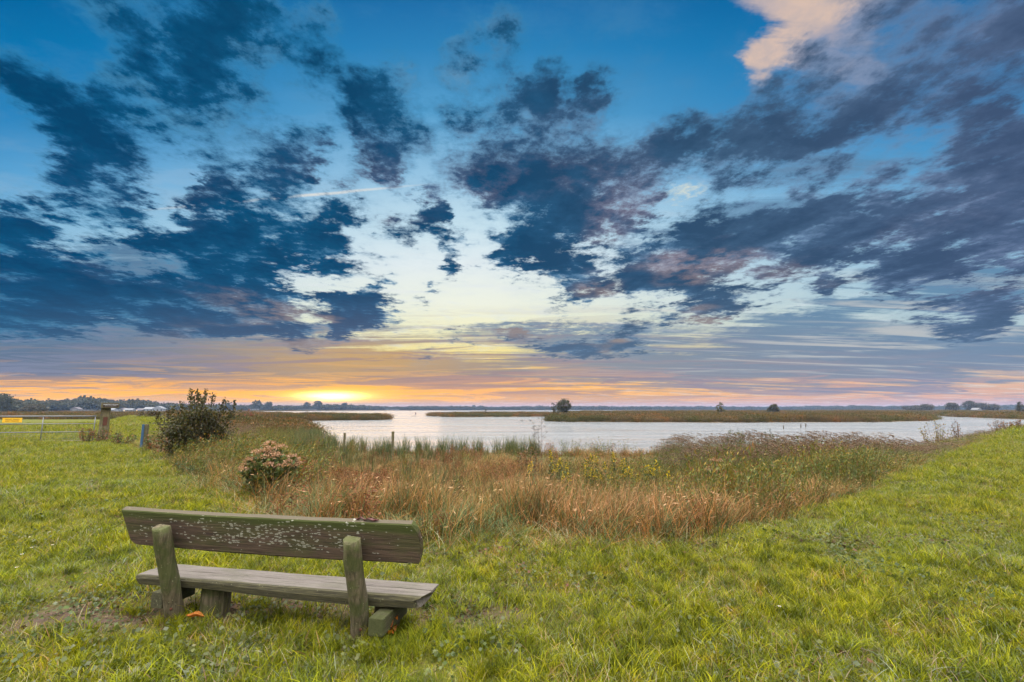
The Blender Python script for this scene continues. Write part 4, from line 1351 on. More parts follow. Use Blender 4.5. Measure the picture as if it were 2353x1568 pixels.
for lx in (0.232, 1.822):
    m_ = MB()
    rr = random.Random(int(lx * 100))
    pts, rd = [], []
    for k in range(15):
        z = -0.22 + k * 0.072
        pts.append((lx + 0.004 * math.sin(k), -0.215 * z / 0.76, z))
        rd.append(0.066 - 0.006 * k / 14 + 0.002 * math.sin(k * 1.7))
    m_.ring_tube(pts, rd, 14, rough=0.035, rng_=rr)
    # chamfered head: three axe cuts
    top = Vector((lx, -0.215 * 0.80 / 0.76, 0.80))
    for nrm, off in ((Vector((0.85, -0.2, 0.6)), 0.075), (Vector((-0.75, -0.3, 0.6)), 0.072), (Vector((0.1, -0.85, 0.5)), 0.058), (Vector((0.05, 0.4, 0.9)), 0.045)):
        nrm.normalize()
        geo = m_.bm.verts[:] + m_.bm.edges[:] + m_.bm.faces[:]
        res = bmesh.ops.bisect_plane(m_.bm, geom=geo, plane_co=top + nrm * (off - 0.035), plane_no=nrm, clear_outer=True)
        ed = [e for e in res['geom_cut'] if isinstance(e, bmesh.types.BMEdge)]
        bmesh.ops.holes_fill(m_.bm, edges=ed, sides=0)
    post = m_.build('back_post', M['post_wood'], bench, True)
    for p_ in post.data.polygons:
        p_.use_smooth = p_.area < 0.002 and abs(p_.normal.z) < 0.5
    MB().sphere((lx + 0.030, -0.215 * 0.13 / 0.76 - 0.060, 0.16), (0.013, 0.009, 0.013), 2).build('bolt_head', M['rust'], post)

for lx, y0, y1 in ((0.075, -0.10, 0.20), (1.945, -0.16, 0.24)):
    m_ = MB().box((lx + 0.05, (y0 + y1) / 2, 0.21), (0.105, y1 - y0, 0.115), bevel=0.006)
    bmesh.ops.subdivide_edges(m_.bm, edges=m_.bm.edges[:], cuts=2)
    m_.build('seat_beam', M['beam_wood'], bench)
for lx, y0, wx_, wy_ in ((0.43, 0.15, 0.118, 0.07), (1.92, 0.17, 0.10, 0.07)):
    m_ = MB()
    rr = random.Random(int(lx * 10))
    m_.ring_tube([(lx, y0, z) for z in (-0.25, -0.1, 0.0, 0.08, 0.16, 0.22, 0.268)], [wx_ * q for q in (1.03, 1.0, 1.0, 0.99, 0.99, 0.98, 0.98)], 16, rough=0.03, rng_=rr, flat=0.85)
    m_.build('front_leg', M['post_wood'], bench, False)
del X_, Y_


# ------------------------------------------------------------------ small leaves on and by the bench
def curled_leaf(name, loc, L, W_, curl, mat, rz, label, seed, cat='leaf', thick=0.0015, group=None):
    bm = bmesh.new()
    rr = random.Random(seed)
    nu, nv_ = 12, 6
    g_ = []
    for i in range(nu + 1):
        t = i / nu
        wd = W_ * math.sin(math.pi * min(1, 0.04 + t * 0.94)) ** 0.7 * (1 + rr.uniform(-0.1, 0.1))
        row = []
        for j in range(nv_ + 1):
            s = (j / nv_ - 0.5) * 2
            x = (t - 0.5) * L
            y = s * wd * (1 - 0.35 * curl)
            z = 0.004 + abs(s) ** 1.6 * wd * curl + 0.012 * curl * math.sin(t * 5 + seed) ** 2 + rr.uniform(-1, 1) * 0.0012
            row.append(bm.verts.new((x, y, z)))
        g_.append(row)
    for i in range(nu):
        for j in range(nv_):
            bm.faces.new((g_[i][j], g_[i + 1][j], g_[i + 1][j + 1], g_[i][j + 1]))
    geo = bmesh.ops.solidify(bm, geom=bm.faces[:], thickness=thick)
    bmesh.ops.recalc_face_normals(bm, faces=bm.faces[:])
    me = bpy.data.meshes.new(name)
    bm.to_mesh(me)
    bm.free()
    me.shade_smooth()
    o = link(name, me, mat)
    o.location = loc
    o.rotation_euler = (rr.uniform(-.15, .15), rr.uniform(-.15, .15), rz)
    return tag(o, label, cat, group)


def bench_pt(x, y, z):
    c, s = math.cos(-0.213), math.sin(-0.213)
    return (-2.838 + x * c - y * s, 3.985 + x * s + y * c, z - 0.07)


curled_leaf('dead_leaf', bench_pt(1.925, -0.145, 0.889), 0.12, 0.022, 0.6, M['maroon'], -0.25, 'larger curled maroon leaf lying on top of the backrest', 3, thick=0.004)
curled_leaf('dead_leaf', bench_pt(1.835, -0.138, 0.890), 0.075, 0.015, 0.8, M['maroon'], -0.15, 'smaller rolled maroon leaf beside the larger one on the backrest top', 8, thick=0.004)
p3 = at(448, 1418, 0.05)
curled_leaf('dead_leaf', (p3[0], p3[1], 0.045), 0.12, 0.035, 0.7, M['orange_leaf'], 0.3, 'orange-yellow fallen leaf at the foot of the left back post', 5)
for k in range(14):
    a = at(887 + R1.gauss(0, 13), 1462 + R1.gauss(0, 9), 0.02)
    curled_leaf('dead_leaf', (a[0], a[1], 0.05 + 0.07 * R1.random()), R1.uniform(0.06, 0.11), 0.028, R1.uniform(0.5, 1.1), M['orange_leaf' if k % 3 == 0 else 'brown_leaf'], R1.uniform(0, 6),
                'crisp brown leaf in the little heap by the right bench leg', 20 + k, group='dead leaves heaped by the right bench leg')

# ------------------------------------------------------------------ gate, posts and signs on the left
gx0, gy0 = -20.55, 24.0            # gate post foot
gz0 = hz_(gx0, gy0)
gdir = Vector((-4.3, -1.05, 0)).normalized()
gang = math.atan2(gdir.y, gdir.x)
gp = tag(empty('gate_post', (gx0, gy0, gz0), 0.72), 'stout old timber gate post carrying a dark lettered board', 'post')
m_ = MB().box((0, 0, 0.82), (0.36, 0.36, 1.70))
bmesh.ops.subdivide_edges(m_.bm, edges=m_.bm.edges[:], cuts=6)
for v_ in m_.bm.verts:
    v_.co += Vector((R1.uniform(-1, 1), R1.uniform(-1, 1), 0)) * 0.012
    v_.co.x *= 1.0 + 0.16 * (1 - v_.co.z / 1.7)
    v_.co.y *= 1.0 + 0.10 * (1 - v_.co.z / 1.7)
m_.build('shaft', M['old_wood'], gp)
MB().box((0.02, -0.197, 1.02), (0.17, 0.02, 0.42), bevel=0.006).build('hinge_plate', M['rust'], gp)


def text_mesh(s, size, name, mat, parent, loc, rot, w_scale=1.0):
    cu = bpy.data.curves.new(name, 'FONT')
    cu.body = s
    cu.size = size
    cu.align_x = 'CENTER'
    cu.align_y = 'CENTER'
    cu.extrude = 0.002
    cu.resolution_u = 3
    tmp = bpy.data.objects.new(name, cu)
    C.objects.link(tmp)
    dg = bpy.context.evaluated_depsgraph_get()
    me = bpy.data.meshes.new_from_object(tmp.evaluated_get(dg))
    bpy.data.objects.remove(tmp)
    o = link(name, me, mat, parent)
    o.location, o.rotation_euler = loc, rot
    o.scale = (w_scale, 1, 1)
    return o


brd = MB().box((0.14, -0.12, 1.80), (0.70, 0.42, 0.26), bevel=0.01).build('head_block', M['old_wood'], gp)
MB().box((0.16, -0.342, 1.815), (0.60, 0.02, 0.17), bevel=0.003).build('sign_board', M['black'], brd)
text_mesh('VERBODEN TOEGANG', 0.062, 'lettering', M['white'], brd, (0.16, -0.3545, 1.845), (math.pi / 2, 0, 0), 0.90)
text_mesh('ART. 461 WETB. v. STRAFR.', 0.038, 'lettering', M['white'], brd, (0.16, -0.3545, 1.780), (math.pi / 2, 0, 0), 1.0)

gate = tag(empty('field_gate', (gx0 - 0.38, gy0 - 0.08, gz0), gang), 'galvanised tubular field gate with a yellow sign', 'gate')
GL = 5.6
for z, r_ in ((1.27, 0.030), (0.90, 0.021), (0.50, 0.021), (0.07, 0.030)):
    MB().ring_tube([(0.0, 0, z), (GL, 0, z)], r_, 10).build('rail', M['steel'], gate, True)
for x_ in (0.03, 2.2, 4.25, GL):
    MB().ring_tube([(x_, 0, 0.07), (x_, 0, 1.27)], 0.021, 10).build('upright', M['steel'], gate, True)
m_ = MB()
for k in range(37):
    m_.ring_tube([(0.05 + k * 0.15, 0.024, 0.08), (0.05 + k * 0.15, 0.024, 0.50)], 0.0022, 4)
for k in range(1, 4):
    m_.ring_tube([(0.03, 0.024, 0.07 + k * 0.11), (GL, 0.024, 0.07 + k * 0.11)], 0.0022, 4)
m_.build('wire_mesh', M['steel'], gate)
sg_ = MB().box((3.42, 0.034, 1.085), (0.78, 0.012, 0.22), bevel=0.003).build('sign', M['yellow'], gate)
for s_, z in (('PRIVAAT TERREIN', 1.13), ('GEEN TOEGANG', 1.045)):
    o = text_mesh(s_, 0.072, 'lettering', M['black'], sg_, (3.42, 0.042, z), (math.pi / 2, 0, math.pi), 1.0)
for sx in (3.08, 3.76):
    for z in (1.00, 1.17):
        MB().sphere((sx, 0.042, z), (0.008, 0.004, 0.008), 1).build('screw', M['rust'], sg_)
hp = tag(empty('gate_post', (gx0 + gdir.x * 6.2, gy0 + gdir.y * 6.2, gz0), gang), 'round timber hinge post at the far end of the field gate', 'post')
MB().ring_tube([(0, 0, z) for z in (-0.2, 0.3, 0.8, 1.3, 1.42)], [0.12, 0.12, 0.115, 0.11, 0.09], 12, rough=0.03, rng_=R1).build('shaft', M['old_wood'], hp)


def stake(px, d, ztop, w_, label, mat, name='fence_post', sq=True, group=None, lean=0.0):
    x_ = bear(px, d)
    zb = hz_(x_, d) - 0.15
    m_ = MB()
    if sq:
        m_.box((0, 0, (ztop - zb) / 2), (w_, w_, ztop - zb), bevel=w_ * 0.08)
        bmesh.ops.subdivide_edges(m_.bm, edges=m_.bm.edges[:], cuts=1)
    else:
        m_.ring_tube([(0, 0, 0), (0.003, 0, (ztop - zb) * 0.5), (0, 0, ztop - zb)], [w_ / 2, w_ / 2 * 0.97, w_ / 2 * 0.9], 10, rough=0.04, rng_=R1)
    o = m_.build(name, mat)
    o.location = (x_, d, zb)
    o.rotation_euler = (0, lean, 0.3)
    return tag(o, label, 'post', group)


stake(795, 27, 0.26, 0.13, 'fence post standing in the cattails, the one nearer the pink-flowered bush', M['old_wood'])
stake(905, 27, 0.34, 0.15, 'taller fence post standing in the cattails in front of the water', M['old_wood'])
stake(340, 19.6, 0.98, 0.16, 'brown timber stake backing the blue painted board', M['old_wood'])
stake(333.5, 19.4, 0.98, 0.07, 'narrow post with flaking blue paint beside the brown stake', M['blue'])
stake(541, 13.0, 0.28, 0.045, 'thin lilac marker stake in the weeds right of the dark shrub', M['lilac'], 'marker_stake', False)


# ------------------------------------------------------------------ shrubs and trees
def limbs(m_, base, top, r0, n, spread, rr, lift=0.5):
    tips = []
    for k in range(n):
        a = rr.uniform(0, 6.28)
        q = rr.uniform(0.3, 1.0) * spread
        h_ = rr.uniform(lift, 1.0)
        e = Vector((base.x + math.cos(a) * q, base.y + math.sin(a) * q, base.z + (top - base.z) * h_))
        m_.ring_tube([base, base.lerp(e, 0.4) + Vector((rr.uniform(-.06, .06) * spread, rr.uniform(-.06, .06) * spread, 0.08 * (top - base.z))), e], [r0, r0 * 0.6, r0 * 0.2], 6)
        tips.append(e)
    return tips


def crown_pts(rr, n_clump, per, ctr, size, cl):
    c = rr.normal(size=(n_clump, 3))
    c /= np.linalg.norm(c, axis=1, keepdims=True)
    c *= rr.uniform(0.35, 1.0, (n_clump, 1)) ** 0.5
    c = c * np.array(size) + np.array(ctr)
    a = rr.integers(0, n_clump, n_clump * per)
    cs = rr.uniform(0.6, 1.3, n_clump)[a][:, None]
    return c[a] + rr.normal(size=(len(a), 3)) * cl * cs


def tree(name, px, d, ztop, wdt, label, cat='tree', cols=None, trunk=0.12, clumps=22, per=90, leaf=0.26, cl=0.28, zc=0.62, hgt_=0.42, seed=1, group=None, low=0.0, mat=None, multi=1, flat_bottom=False):
    rr = np.random.default_rng(seed)
    rn = random.Random(seed)
    x_ = bear(px, d)
    zb = hz_(x_, d)
    H_ = ztop - zb
    root = tag(empty(name, (x_, d, zb)), label, cat, group)
    m_ = MB()
    for q in range(multi):
        ox = rn.uniform(-.12, .12) * wdt * (multi > 1)
        b = Vector((ox * 0.3, 0, -0.2))
        mid = Vector((ox, rn.uniform(-.05, .05) * wdt, H_ * 0.32))
        m_.ring_tube([b, b.lerp(mid, 0.5) + Vector((rn.uniform(-.04, .04) * wdt, 0, 0)), mid], [trunk, trunk * 0.8, trunk * 0.6], 8)
        limbs(m_, mid, H_ * 0.92, trunk * 0.5, 7, wdt * 0.38, rn)
    m_.build('trunk', M['bark'], root)
    c = crown_pts(rr, clumps, per, (0, 0, H_ * zc), (wdt * 0.42, wdt * 0.42, H_ * hgt_ * 0.92), cl)
    c = c[(c[:, 2] > low) & (c[:, 2] < H_ * 1.03)]
    V_, F_, T_ = leaves(c, leaf, cols, rr, 0.42, 0.3)
    link('crown', mesh_np('crown', V_, F_, T_), mat or M['leaf'], root)
    return root


DKG = [(0.030, 0.038, 0.020), (0.045, 0.05, 0.025), (0.055, 0.045, 0.025)]
tree('oak_tree', 1297, 165, 5.05, 5.6, 'dark rounded oak standing alone on the island tip', cols=DKG, trunk=0.22, clumps=34, per=110, leaf=0.30, cl=0.36, seed=3)
tree('small_tree', 1272, 164, 3.6, 2.4, 'small gnarled half-bare tree just left of the dark oak', cols=DKG, trunk=0.12, clumps=9, per=50, leaf=0.22, cl=0.20, zc=0.75, hgt_=0.25, seed=4)
tree('willow_bush', 1282, 164, 1.7, 3.6, 'low dark scrub at the foot of the oak on the island', 'bush', cols=DKG, trunk=0.06, clumps=14, per=60, leaf=0.22, cl=0.25, zc=0.5, hgt_=0.5, seed=14)
tree('willow_tree', 1657, 215, 4.6, 5.0, 'pale olive many-stemmed willow on the island', cols=[(0.085, 0.085, 0.045), (0.11, 0.10, 0.055), (0.07, 0.075, 0.04)], trunk=0.07, clumps=30, per=60, leaf=0.24, cl=0.22, zc=0.6, hgt_=0.48, seed=5, multi=6)
tree('round_bush', 1777, 235, 4.0, 6.2, 'dark dome-shaped bush on the island horizon', 'bush', cols=[(0.035, 0.04, 0.02), (0.05, 0.05, 0.025)], trunk=0.1, clumps=60, per=90, leaf=0.35, cl=0.34, zc=0.42, hgt_=0.60, seed=6)
tree('small_bush', 1545, 190, 2.3, 2.0, 'tiny grey-green bush on the island between the oak and the willow', 'bush', cols=[(0.06, 0.065, 0.04)], trunk=0.04, clumps=12, per=40, leaf=0.2, cl=0.16, zc=0.55, hgt_=0.45, seed=7)
tree('small_bush', 1382, 170, 1.7, 1.6, 'wispy low bush on the island shortly right of the oak', 'bush', cols=DKG, trunk=0.04, clumps=8, per=24, leaf=0.18, cl=0.14, zc=0.55, hgt_=0.45, seed=8)
tree('small_bush', 1116, 190, 1.9, 2.2, 'thin scrubby bush on the low middle island', 'bush', cols=DKG, trunk=0.04, clumps=8, per=24, leaf=0.18, cl=0.14, zc=0.55, hgt_=0.45, seed=9)
tree('red_bush', 573, 96, 1.75, 2.1, 'rust-red rounded bush beyond the dark shrub', 'bush', cols=[(0.17, 0.045, 0.025), (0.12, 0.035, 0.02)], trunk=0.05, clumps=26, per=50, leaf=0.16, cl=0.16, zc=0.5, hgt_=0.5, seed=10)
tree('young_conifer', 552, 90, 1.9, 1.0, 'small dark conifer next to the rust-red bush', cols=DKG, trunk=0.05, clumps=12, per=40, leaf=0.14, cl=0.12, zc=0.55, hgt_=0.5, seed=11)
tree('round_bush', 343, 82, 1.25, 3.8, 'low brown thicket behind the grassy dike crest', 'bush', cols=[(0.07, 0.045, 0.025), (0.05, 0.05, 0.02)], trunk=0.05, clumps=30, per=50, leaf=0.22, cl=0.24, zc=0.45, hgt_=0.55, seed=12)
tree('oak_tree', 4, 330, 11.8, 12, 'tall dark tree at the left end of the far wood', cols=DKG, trunk=0.35, clumps=46, per=90, leaf=0.75, cl=0.9, zc=0.55, hgt_=0.5, seed=13)
tree('round_bush', 78, 300, 4.4, 14, 'broad brown bush in front of the far wood beyond the gate', 'bush', cols=[(0.055, 0.04, 0.022), (0.045, 0.045, 0.02)], trunk=0.2, clumps=60, per=80, leaf=0.6, cl=0.6, zc=0.4, hgt_=0.6, seed=15)
for i, (px, d, zt, wd, lb) in enumerate([
        (2100, 560, 5.6, 24, 'low grey thicket on the right horizon before the blue wood'), (2130, 520, 6.6, 15, 'rounded grey tree clump right of the low horizon thicket'),
        (2189, 520, 8.0, 11, 'small round tree left of the tall horizon copse'), (2228, 560, 10.5, 15, 'tallest flat-topped tree of the copse on the right horizon'),
        (2256, 560, 8.6, 14, 'domed tree in the middle of the right horizon copse'), (2282, 560, 7.2, 12, 'lowest tree at the right end of the horizon copse')]):
    tree('horizon_tree', px, d, zt, wd, lb, cols=[(0.05, 0.05, 0.04), (0.06, 0.055, 0.045)], trunk=0.3, clumps=30, per=70, leaf=1.0, cl=1.1, zc=0.55, hgt_=0.5, seed=40 + i, group='trees on the right horizon')
tree('spruce_tree', 2345, 300, 6.0, 4.5, 'dark pointed conifer at the right edge of the marsh', cols=DKG, trunk=0.15, clumps=30, per=60, leaf=0.4, cl=0.4, zc=0.45, hgt_=0.6, seed=50)
for i, (px, d, zt, wd, lb) in enumerate([
        (590, 800, 15.5, 17, 'broadest tall tree rising from the wood right of the dark shrub'), (616, 800, 13.5, 11, 'narrow tree beside the broadest one in the far wood'),
        (704, 850, 13.0, 12, 'slim pale tree standing out of the far wood left of the sun'), (730, 850, 15.5, 16, 'tall round tree of the far wood directly under the sun'),
        (790, 900, 13.0, 12, 'tree topping the far wood just right of the sun'), (522, 800, 12.0, 14, 'round tree of the far wood seen through the shrub'),
        (1088, 1200, 10.5, 15, 'dome tree on the distant shore above the middle island'), (1106, 1210, 10.0, 14, 'twin dome tree right of the other above the middle island'),
        (1240, 1250, 10.5, 20, 'broad tree on the distant shore left of the oak')]):
    tree('far_tree', px, d, zt, wd, lb, cols=[(0.05, 0.05, 0.035)], trunk=0.4, clumps=26, per=60, leaf=1.3, cl=1.3, zc=0.55, hgt_=0.5, seed=60 + i, group='taller trees of the far wood', mat=M['wood_far'])

# far wood: reads as one mass
def crownlump(k):
    rr = np.random.default_rng(100 + k)
    c = crown_pts(rr, 16, 26, (0, 0, 4.6), (3.6, 3.6, 3.6), 0.9)
    c = c[c[:, 2] > 0]
    return leaves(c, 1.5, [(0.05, 0.052, 0.032), (0.04, 0.045, 0.03), (0.06, 0.055, 0.035)], rr, 0.5, 0.2)


r = np.random.default_rng(77)
fx_, fy_, fh = [], [], []
prof = [(-60, 330, 12.5), (20, 360, 12), (60, 400, 12), (100, 480, 11), (140, 500, 12.5), (215, 520, 14.0), (330, 540, 13), (380, 560, 11.5), (400, 640, 10), (520, 800, 9), (600, 830, 9.5), (800, 900, 10),
        (900, 1080, 8.5), (1180, 1130, 7.5), (1300, 1200, 8), (1600, 1400, 9), (1800, 1450, 9), (1990, 1300, 10.5), (2060, 1300, 10), (2120, 1300, 10.5), (2350, 1300, 11), (2600, 1300, 11)]
pp = np.array(prof)
for px in np.arange(-60, 2600, 2.2):
    d0 = np.interp(px, pp[:, 0], pp[:, 1])
    h0 = np.interp(px, pp[:, 0], pp[:, 2])
    wob = 0.72 + 0.5 * fbm(np.array([px * 1.0]), np.array([0.0]), 45, 91, 3)[0] + 0.25 * (vnoise(np.array([px]), np.array([3.0]), 9, 92)[0] - 0.5)
    for q in range(3):
        d = d0 + 8 + q * 22 + r.uniform(-8, 8)
        fx_.append(bear(px + r.uniform(-2, 2), d)); fy_.append(d); fh.append(h0 * wob * r.uniform(0.8, 1.05) * (1.0 if q else 0.8))
fx_, fy_, fh = map(np.array, (fx_, fy_, fh))
fh = fh * 1.22
scatter('far_wood', [crownlump(k) for k in range(6)], fx_, fy_, np.full(len(fx_), WATER), 0.75 + fh * 0.05, M['wood_far'], 'dark hazy wood lining the whole far shore', 'wood', zscl=(fh + 1.3) / 10.3 * np.where(fx_ < -250, 0.86, 1.0), seed=70)

# the dark shrub with upright shoots left of the water
DSH = [(0.024, 0.032, 0.014), (0.038, 0.042, 0.016), (0.045, 0.034, 0.016), (0.062, 0.058, 0.016)]
sd = 15.5
sx_, sy_ = bear(452, sd), sd
sz_ = hz_(sx_, sy_)
shrub = tag(empty('leafy_shrub', (sx_, sy_, sz_)), 'tall dark leafy shrub with upright shoots, against the sunset', 'shrub')
rr = np.random.default_rng(8)
rn = random.Random(8)
m_ = MB()
cen, tipc = [], []
K = sd / FV
shoots = [(432, 899), (455, 897), (445, 905), (487, 899), (503, 908), (470, 915), (520, 920), (410, 925), (395, 935), (425, 912), (510, 930), (540, 922), (378, 945), (390, 950), (535, 945)]
for sxp, syp in shoots:
    xt = (sxp - 452) * K * 1.04
    zt = EYE + (940.5 - syp) * K - sz_
    x0_ = xt * 0.35 + rn.uniform(-.1, .1)
    y1_ = rn.uniform(-.45, .45)
    pts = [Vector((x0_, y1_ * 0.3, -0.1)), Vector((x0_ * 0.6 + xt * 0.5, y1_ * 0.8, zt * 0.5)), Vector((xt * 0.98, y1_, zt * 0.8)), Vector((xt, y1_, zt))]
    m_.ring_tube(pts, [0.018, 0.013, 0.008, 0.003], 6)
    for t in np.linspace(0.30, 1.0, 130):
        f = t * 3
        i = min(2, int(f))
        p_ = pts[i].lerp(pts[i + 1], f - i)
        w_ = 0.03 if t > 0.75 else 0.09
        tipc.append((p_.x + rn.gauss(0, w_), p_.y + rn.gauss(0, w_), p_.z + rn.gauss(0, 0.02)))
m_.build('stems', M['bark'], shrub)
body = crown_pts(rr, 70, 170, (0.05, 0, 0.82), (0.92, 0.6, 0.72), 0.14)
body = body[(body[:, 2] > 0.12)]
V1 = leaves(np.array(tipc), 0.085, DSH, rr, 0.26, 0.3, 0, (0, 0, 0.5))
V2 = leaves(body, 0.07, DSH, rr, 0.3, 0.35, 0)
V_, F_, T_ = merge(V1, V2)
link('foliage', mesh_np('foliage', V_, F_, T_), M['leaf'], shrub)


def bushy(name, px, py_top, d, wdt, label, cat, cols, n=900, leaf=0.07, flower=None, fcols=None, fsize=0.05, seed=1, nst=14, group=None, fmat=None, sprd=0.5):
    """A many-stemmed herb: leafy stems fanning from one root, flower heads at their tips when it has any."""
    rr = np.random.default_rng(seed)
    rn = random.Random(seed)
    x_ = bear(px, d)
    zb = hz_(x_, d)
    H_ = EYE + (940.5 - py_top) * d / FV - zb
    root = tag(empty(name, (x_, d, zb)), label, cat, group)
    m_ = MB()
    tips = []
    lc = []
    for k in range(nst):
        a = rn.uniform(0, 6.28)
        q = math.sqrt(rn.random()) * wdt / 2
        hh_ = H_ * (1.0 - 0.42 * (q / (wdt / 2)) ** 2) * rn.uniform(0.86, 1.0)
        tip = Vector((math.cos(a) * q, math.sin(a) * q, hh_))
        b = Vector((tip.x * 0.25, tip.y * 0.25, -0.05))
        mid = Vector((tip.x * 0.75, tip.y * 0.75, hh_ * 0.55))
        m_.ring_tube([b, mid, tip], [0.008, 0.006, 0.003], 5)
        tips.append(tip)
        for j in range(n // nst):
            t = rn.uniform(0.12, 1.0)
            p_ = b.lerp(mid, t / 0.55) if t < 0.55 else mid.lerp(tip, (t - 0.55) / 0.45)
            s_ = 0.075 * sprd * 2 * (1.1 - 0.6 * t)
            lc.append((p_.x + rn.gauss(0, s_), p_.y + rn.gauss(0, s_), p_.z + rn.gauss(0, 0.03)))
    m_.build('stems', M['bark'], root)
    V_, F_, T_ = leaves(np.array(lc), leaf, cols, rr, 0.26, 0.3, 0.1, (0, 0, 0.4))
    link('foliage', mesh_np('foliage', V_, F_, T_), M['leaf'], root)
    if flower:
        for tp in tips:
            fc = []
            if flower == 'flat':
                for _ in range(70):
                    a, q = rn.uniform(0, 6.28), math.sqrt(rn.random()) * 0.085
                    fc.append((tp.x + math.cos(a) * q, tp.y + math.sin(a) * q, tp.z + 0.012 + 0.05 * (1 - (q / 0.085) ** 2) + rn.gauss(0, 0.006)))
            else:
                for _ in range(60):
                    t = rn.random()
                    fc.append((tp.x + rn.gauss(0, 0.035 * (1 - t) + 0.012), tp.y + rn.gauss(0, 0.035 * (1 - t) + 0.012), tp.z - 0.26 + 0.28 * t))
            V_, F_, T_ = leaves(np.array(fc), fsize, fcols, rr, 0.5, 0.2)
            link('flower_head', mesh_np('flower_head', V_, F_, T_), fmat or M['petal'], root)
    return root


GRN = [(0.060, 0.085, 0.025), (0.08, 0.105, 0.03), (0.11, 0.10, 0.025), (0.045, 0.065, 0.022)]
PINK = [(0.30, 0.18, 0.125), (0.37, 0.24, 0.17), (0.23, 0.135, 0.09)]
bushy('agrimony_bush', 632, 1016, 8.9, 0.95, 'big clump of faded pink flower heads on leafy stems behind the bench', 'wildflower', GRN, 3600, 0.085, 'flat', PINK, 0.026, 3, 44)
bushy('agrimony_bush', 1640, 1042, 13.5, 0.7, 'smaller faded pink flower clump among the olive herbs on the right', 'wildflower', GRN, 700, 0.08, 'flat', PINK, 0.028, 4, 12)
YEL = [(0.55, 0.41, 0.012), (0.62, 0.48, 0.015), (0.40, 0.27, 0.01)]
yf = [(1222, 1045, 13.2), (1262, 1032, 13.8), (1280, 1040, 13.4), (1300, 1055, 12.6), (1352, 1030, 14.0), (1364, 1040, 13.4), (1384, 1052, 13.0), (1408, 1035, 14.2), (1428, 1036, 13.8), (1440, 1048, 13.2), (1472, 1042, 13.6), (1490, 1050, 13.2), (1503, 1046, 13.8), (1535, 1068, 12.4)]
for i, (px, py, d) in enumerate(yf):
    bushy('goldenrod', px, py - 4, d + 2.2, 0.34, 'yellow-flowering goldenrod stems in the marsh before the water', 'wildflower', GRN, 260, 0.075, 'spike', YEL, 0.026, 30 + i, 3, 'goldenrod plants in the marsh', sprd=0.4)
DOCKC = [(0.16, 0.065, 0.03), (0.12, 0.05, 0.03), (0.09, 0.075, 0.03)]
for i, (px, py, d, wdt, lb, cl_) in enumerate([
        (2144, 962, 30, 1.9, 'bushy yellow-green willow herb before the right-hand channel', [(0.15, 0.14, 0.03), (0.12, 0.10, 0.03), (0.17, 0.09, 0.03)]),
        (2190, 960, 34, 0.7, 'dark rusty dock plant just right of the yellow-green willow herb', DOCKC),
        (2284, 960, 38, 0.9, 'tallest rusty dock plant of the group near the right end of the channel', DOCKC),
        (2305, 962, 38, 1.1, 'broad rusty dock plant in the middle of the right-hand group', DOCKC),
        (2326, 963, 38, 0.6, 'thin rusty dock plant right of the broad one', DOCKC),
        (2340, 961, 38, 0.7, 'last rusty dock plant before the frame-side reeds', DOCKC),
        (1688, 978, 26, 1.6, 'wind-blown green shrublet poking up before the water below the willow', [(0.06, 0.075, 0.03), (0.08, 0.085, 0.035)]),
        (1765, 982, 26, 1.3, 'second wind-blown shrublet to the right, before the water', [(0.07, 0.065, 0.03), (0.06, 0.075, 0.03)]),
        (1215, 1010, 21, 1.2, 'reddish-brown weed mound at the water edge below the oak', [(0.15, 0.075, 0.035), (0.11, 0.06, 0.03), (0.08, 0.08, 0.03)]),
        (560, 1005, 15, 2.2, 'dark green feathery herb mass right of the dark shrub', [(0.06, 0.085, 0.035), (0.075, 0.10, 0.04)]),
        (480, 1050, 12.2, 1.5, 'grey-green herb mound between the shrub and the pink-flowered clump', [(0.07, 0.095, 0.045), (0.09, 0.11, 0.05)]),
        (1960, 1030, 14, 2.0, 'dense olive herb thicket on the right near the lawn edge', OLIVE),
        (1850, 1035, 13, 1.8, 'yellowing feathery herb thicket left of the dense olive one', [(0.19, 0.15, 0.025), (0.15, 0.13, 0.025)]),
        (1730, 1050, 12, 1.4, 'slender yellow-green herb thicket before the tan grass on the right', [(0.16, 0.14, 0.025), (0.11, 0.12, 0.03)]),
        (1880, 1115, 10, 0.6, 'silvery-leaved young willow among orange grass at the right lawn edge', [(0.13, 0.16, 0.12), (0.10, 0.13, 0.09)]),
        (205, 975, 23.2, 0.6, 'ragged rusty weed at the left foot of the gate post', DOCKC + GRN[:1]), (243, 978, 23.0, 0.9, 'ragged rusty weed at the right foot of the gate post', DOCKC + GRN[:1]),
        (290, 990, 21.5, 1.2, 'brownish weeds between the gate post and the blue post', DOCKC + GRN), (368, 985, 18.0, 1.0, 'dark weedy clump between the blue post and the dark shrub', DOCKC + GRN),
        (395, 1000, 16.5, 1.3, 'dusky red-brown weed mound at the left foot of the dark shrub', DOCKC), (500, 985, 15.2, 1.6, 'tan and green weeds at the right foot of the dark shrub', GRN + TAN[:2])]):
    bushy('marsh_weed', px, py, d, wdt, lb, 'plant', cl_, int(420 * max(0.8, wdt)), 0.09 if d > 16 else 0.075, seed=80 + i, nst=int(8 + 8 * wdt))

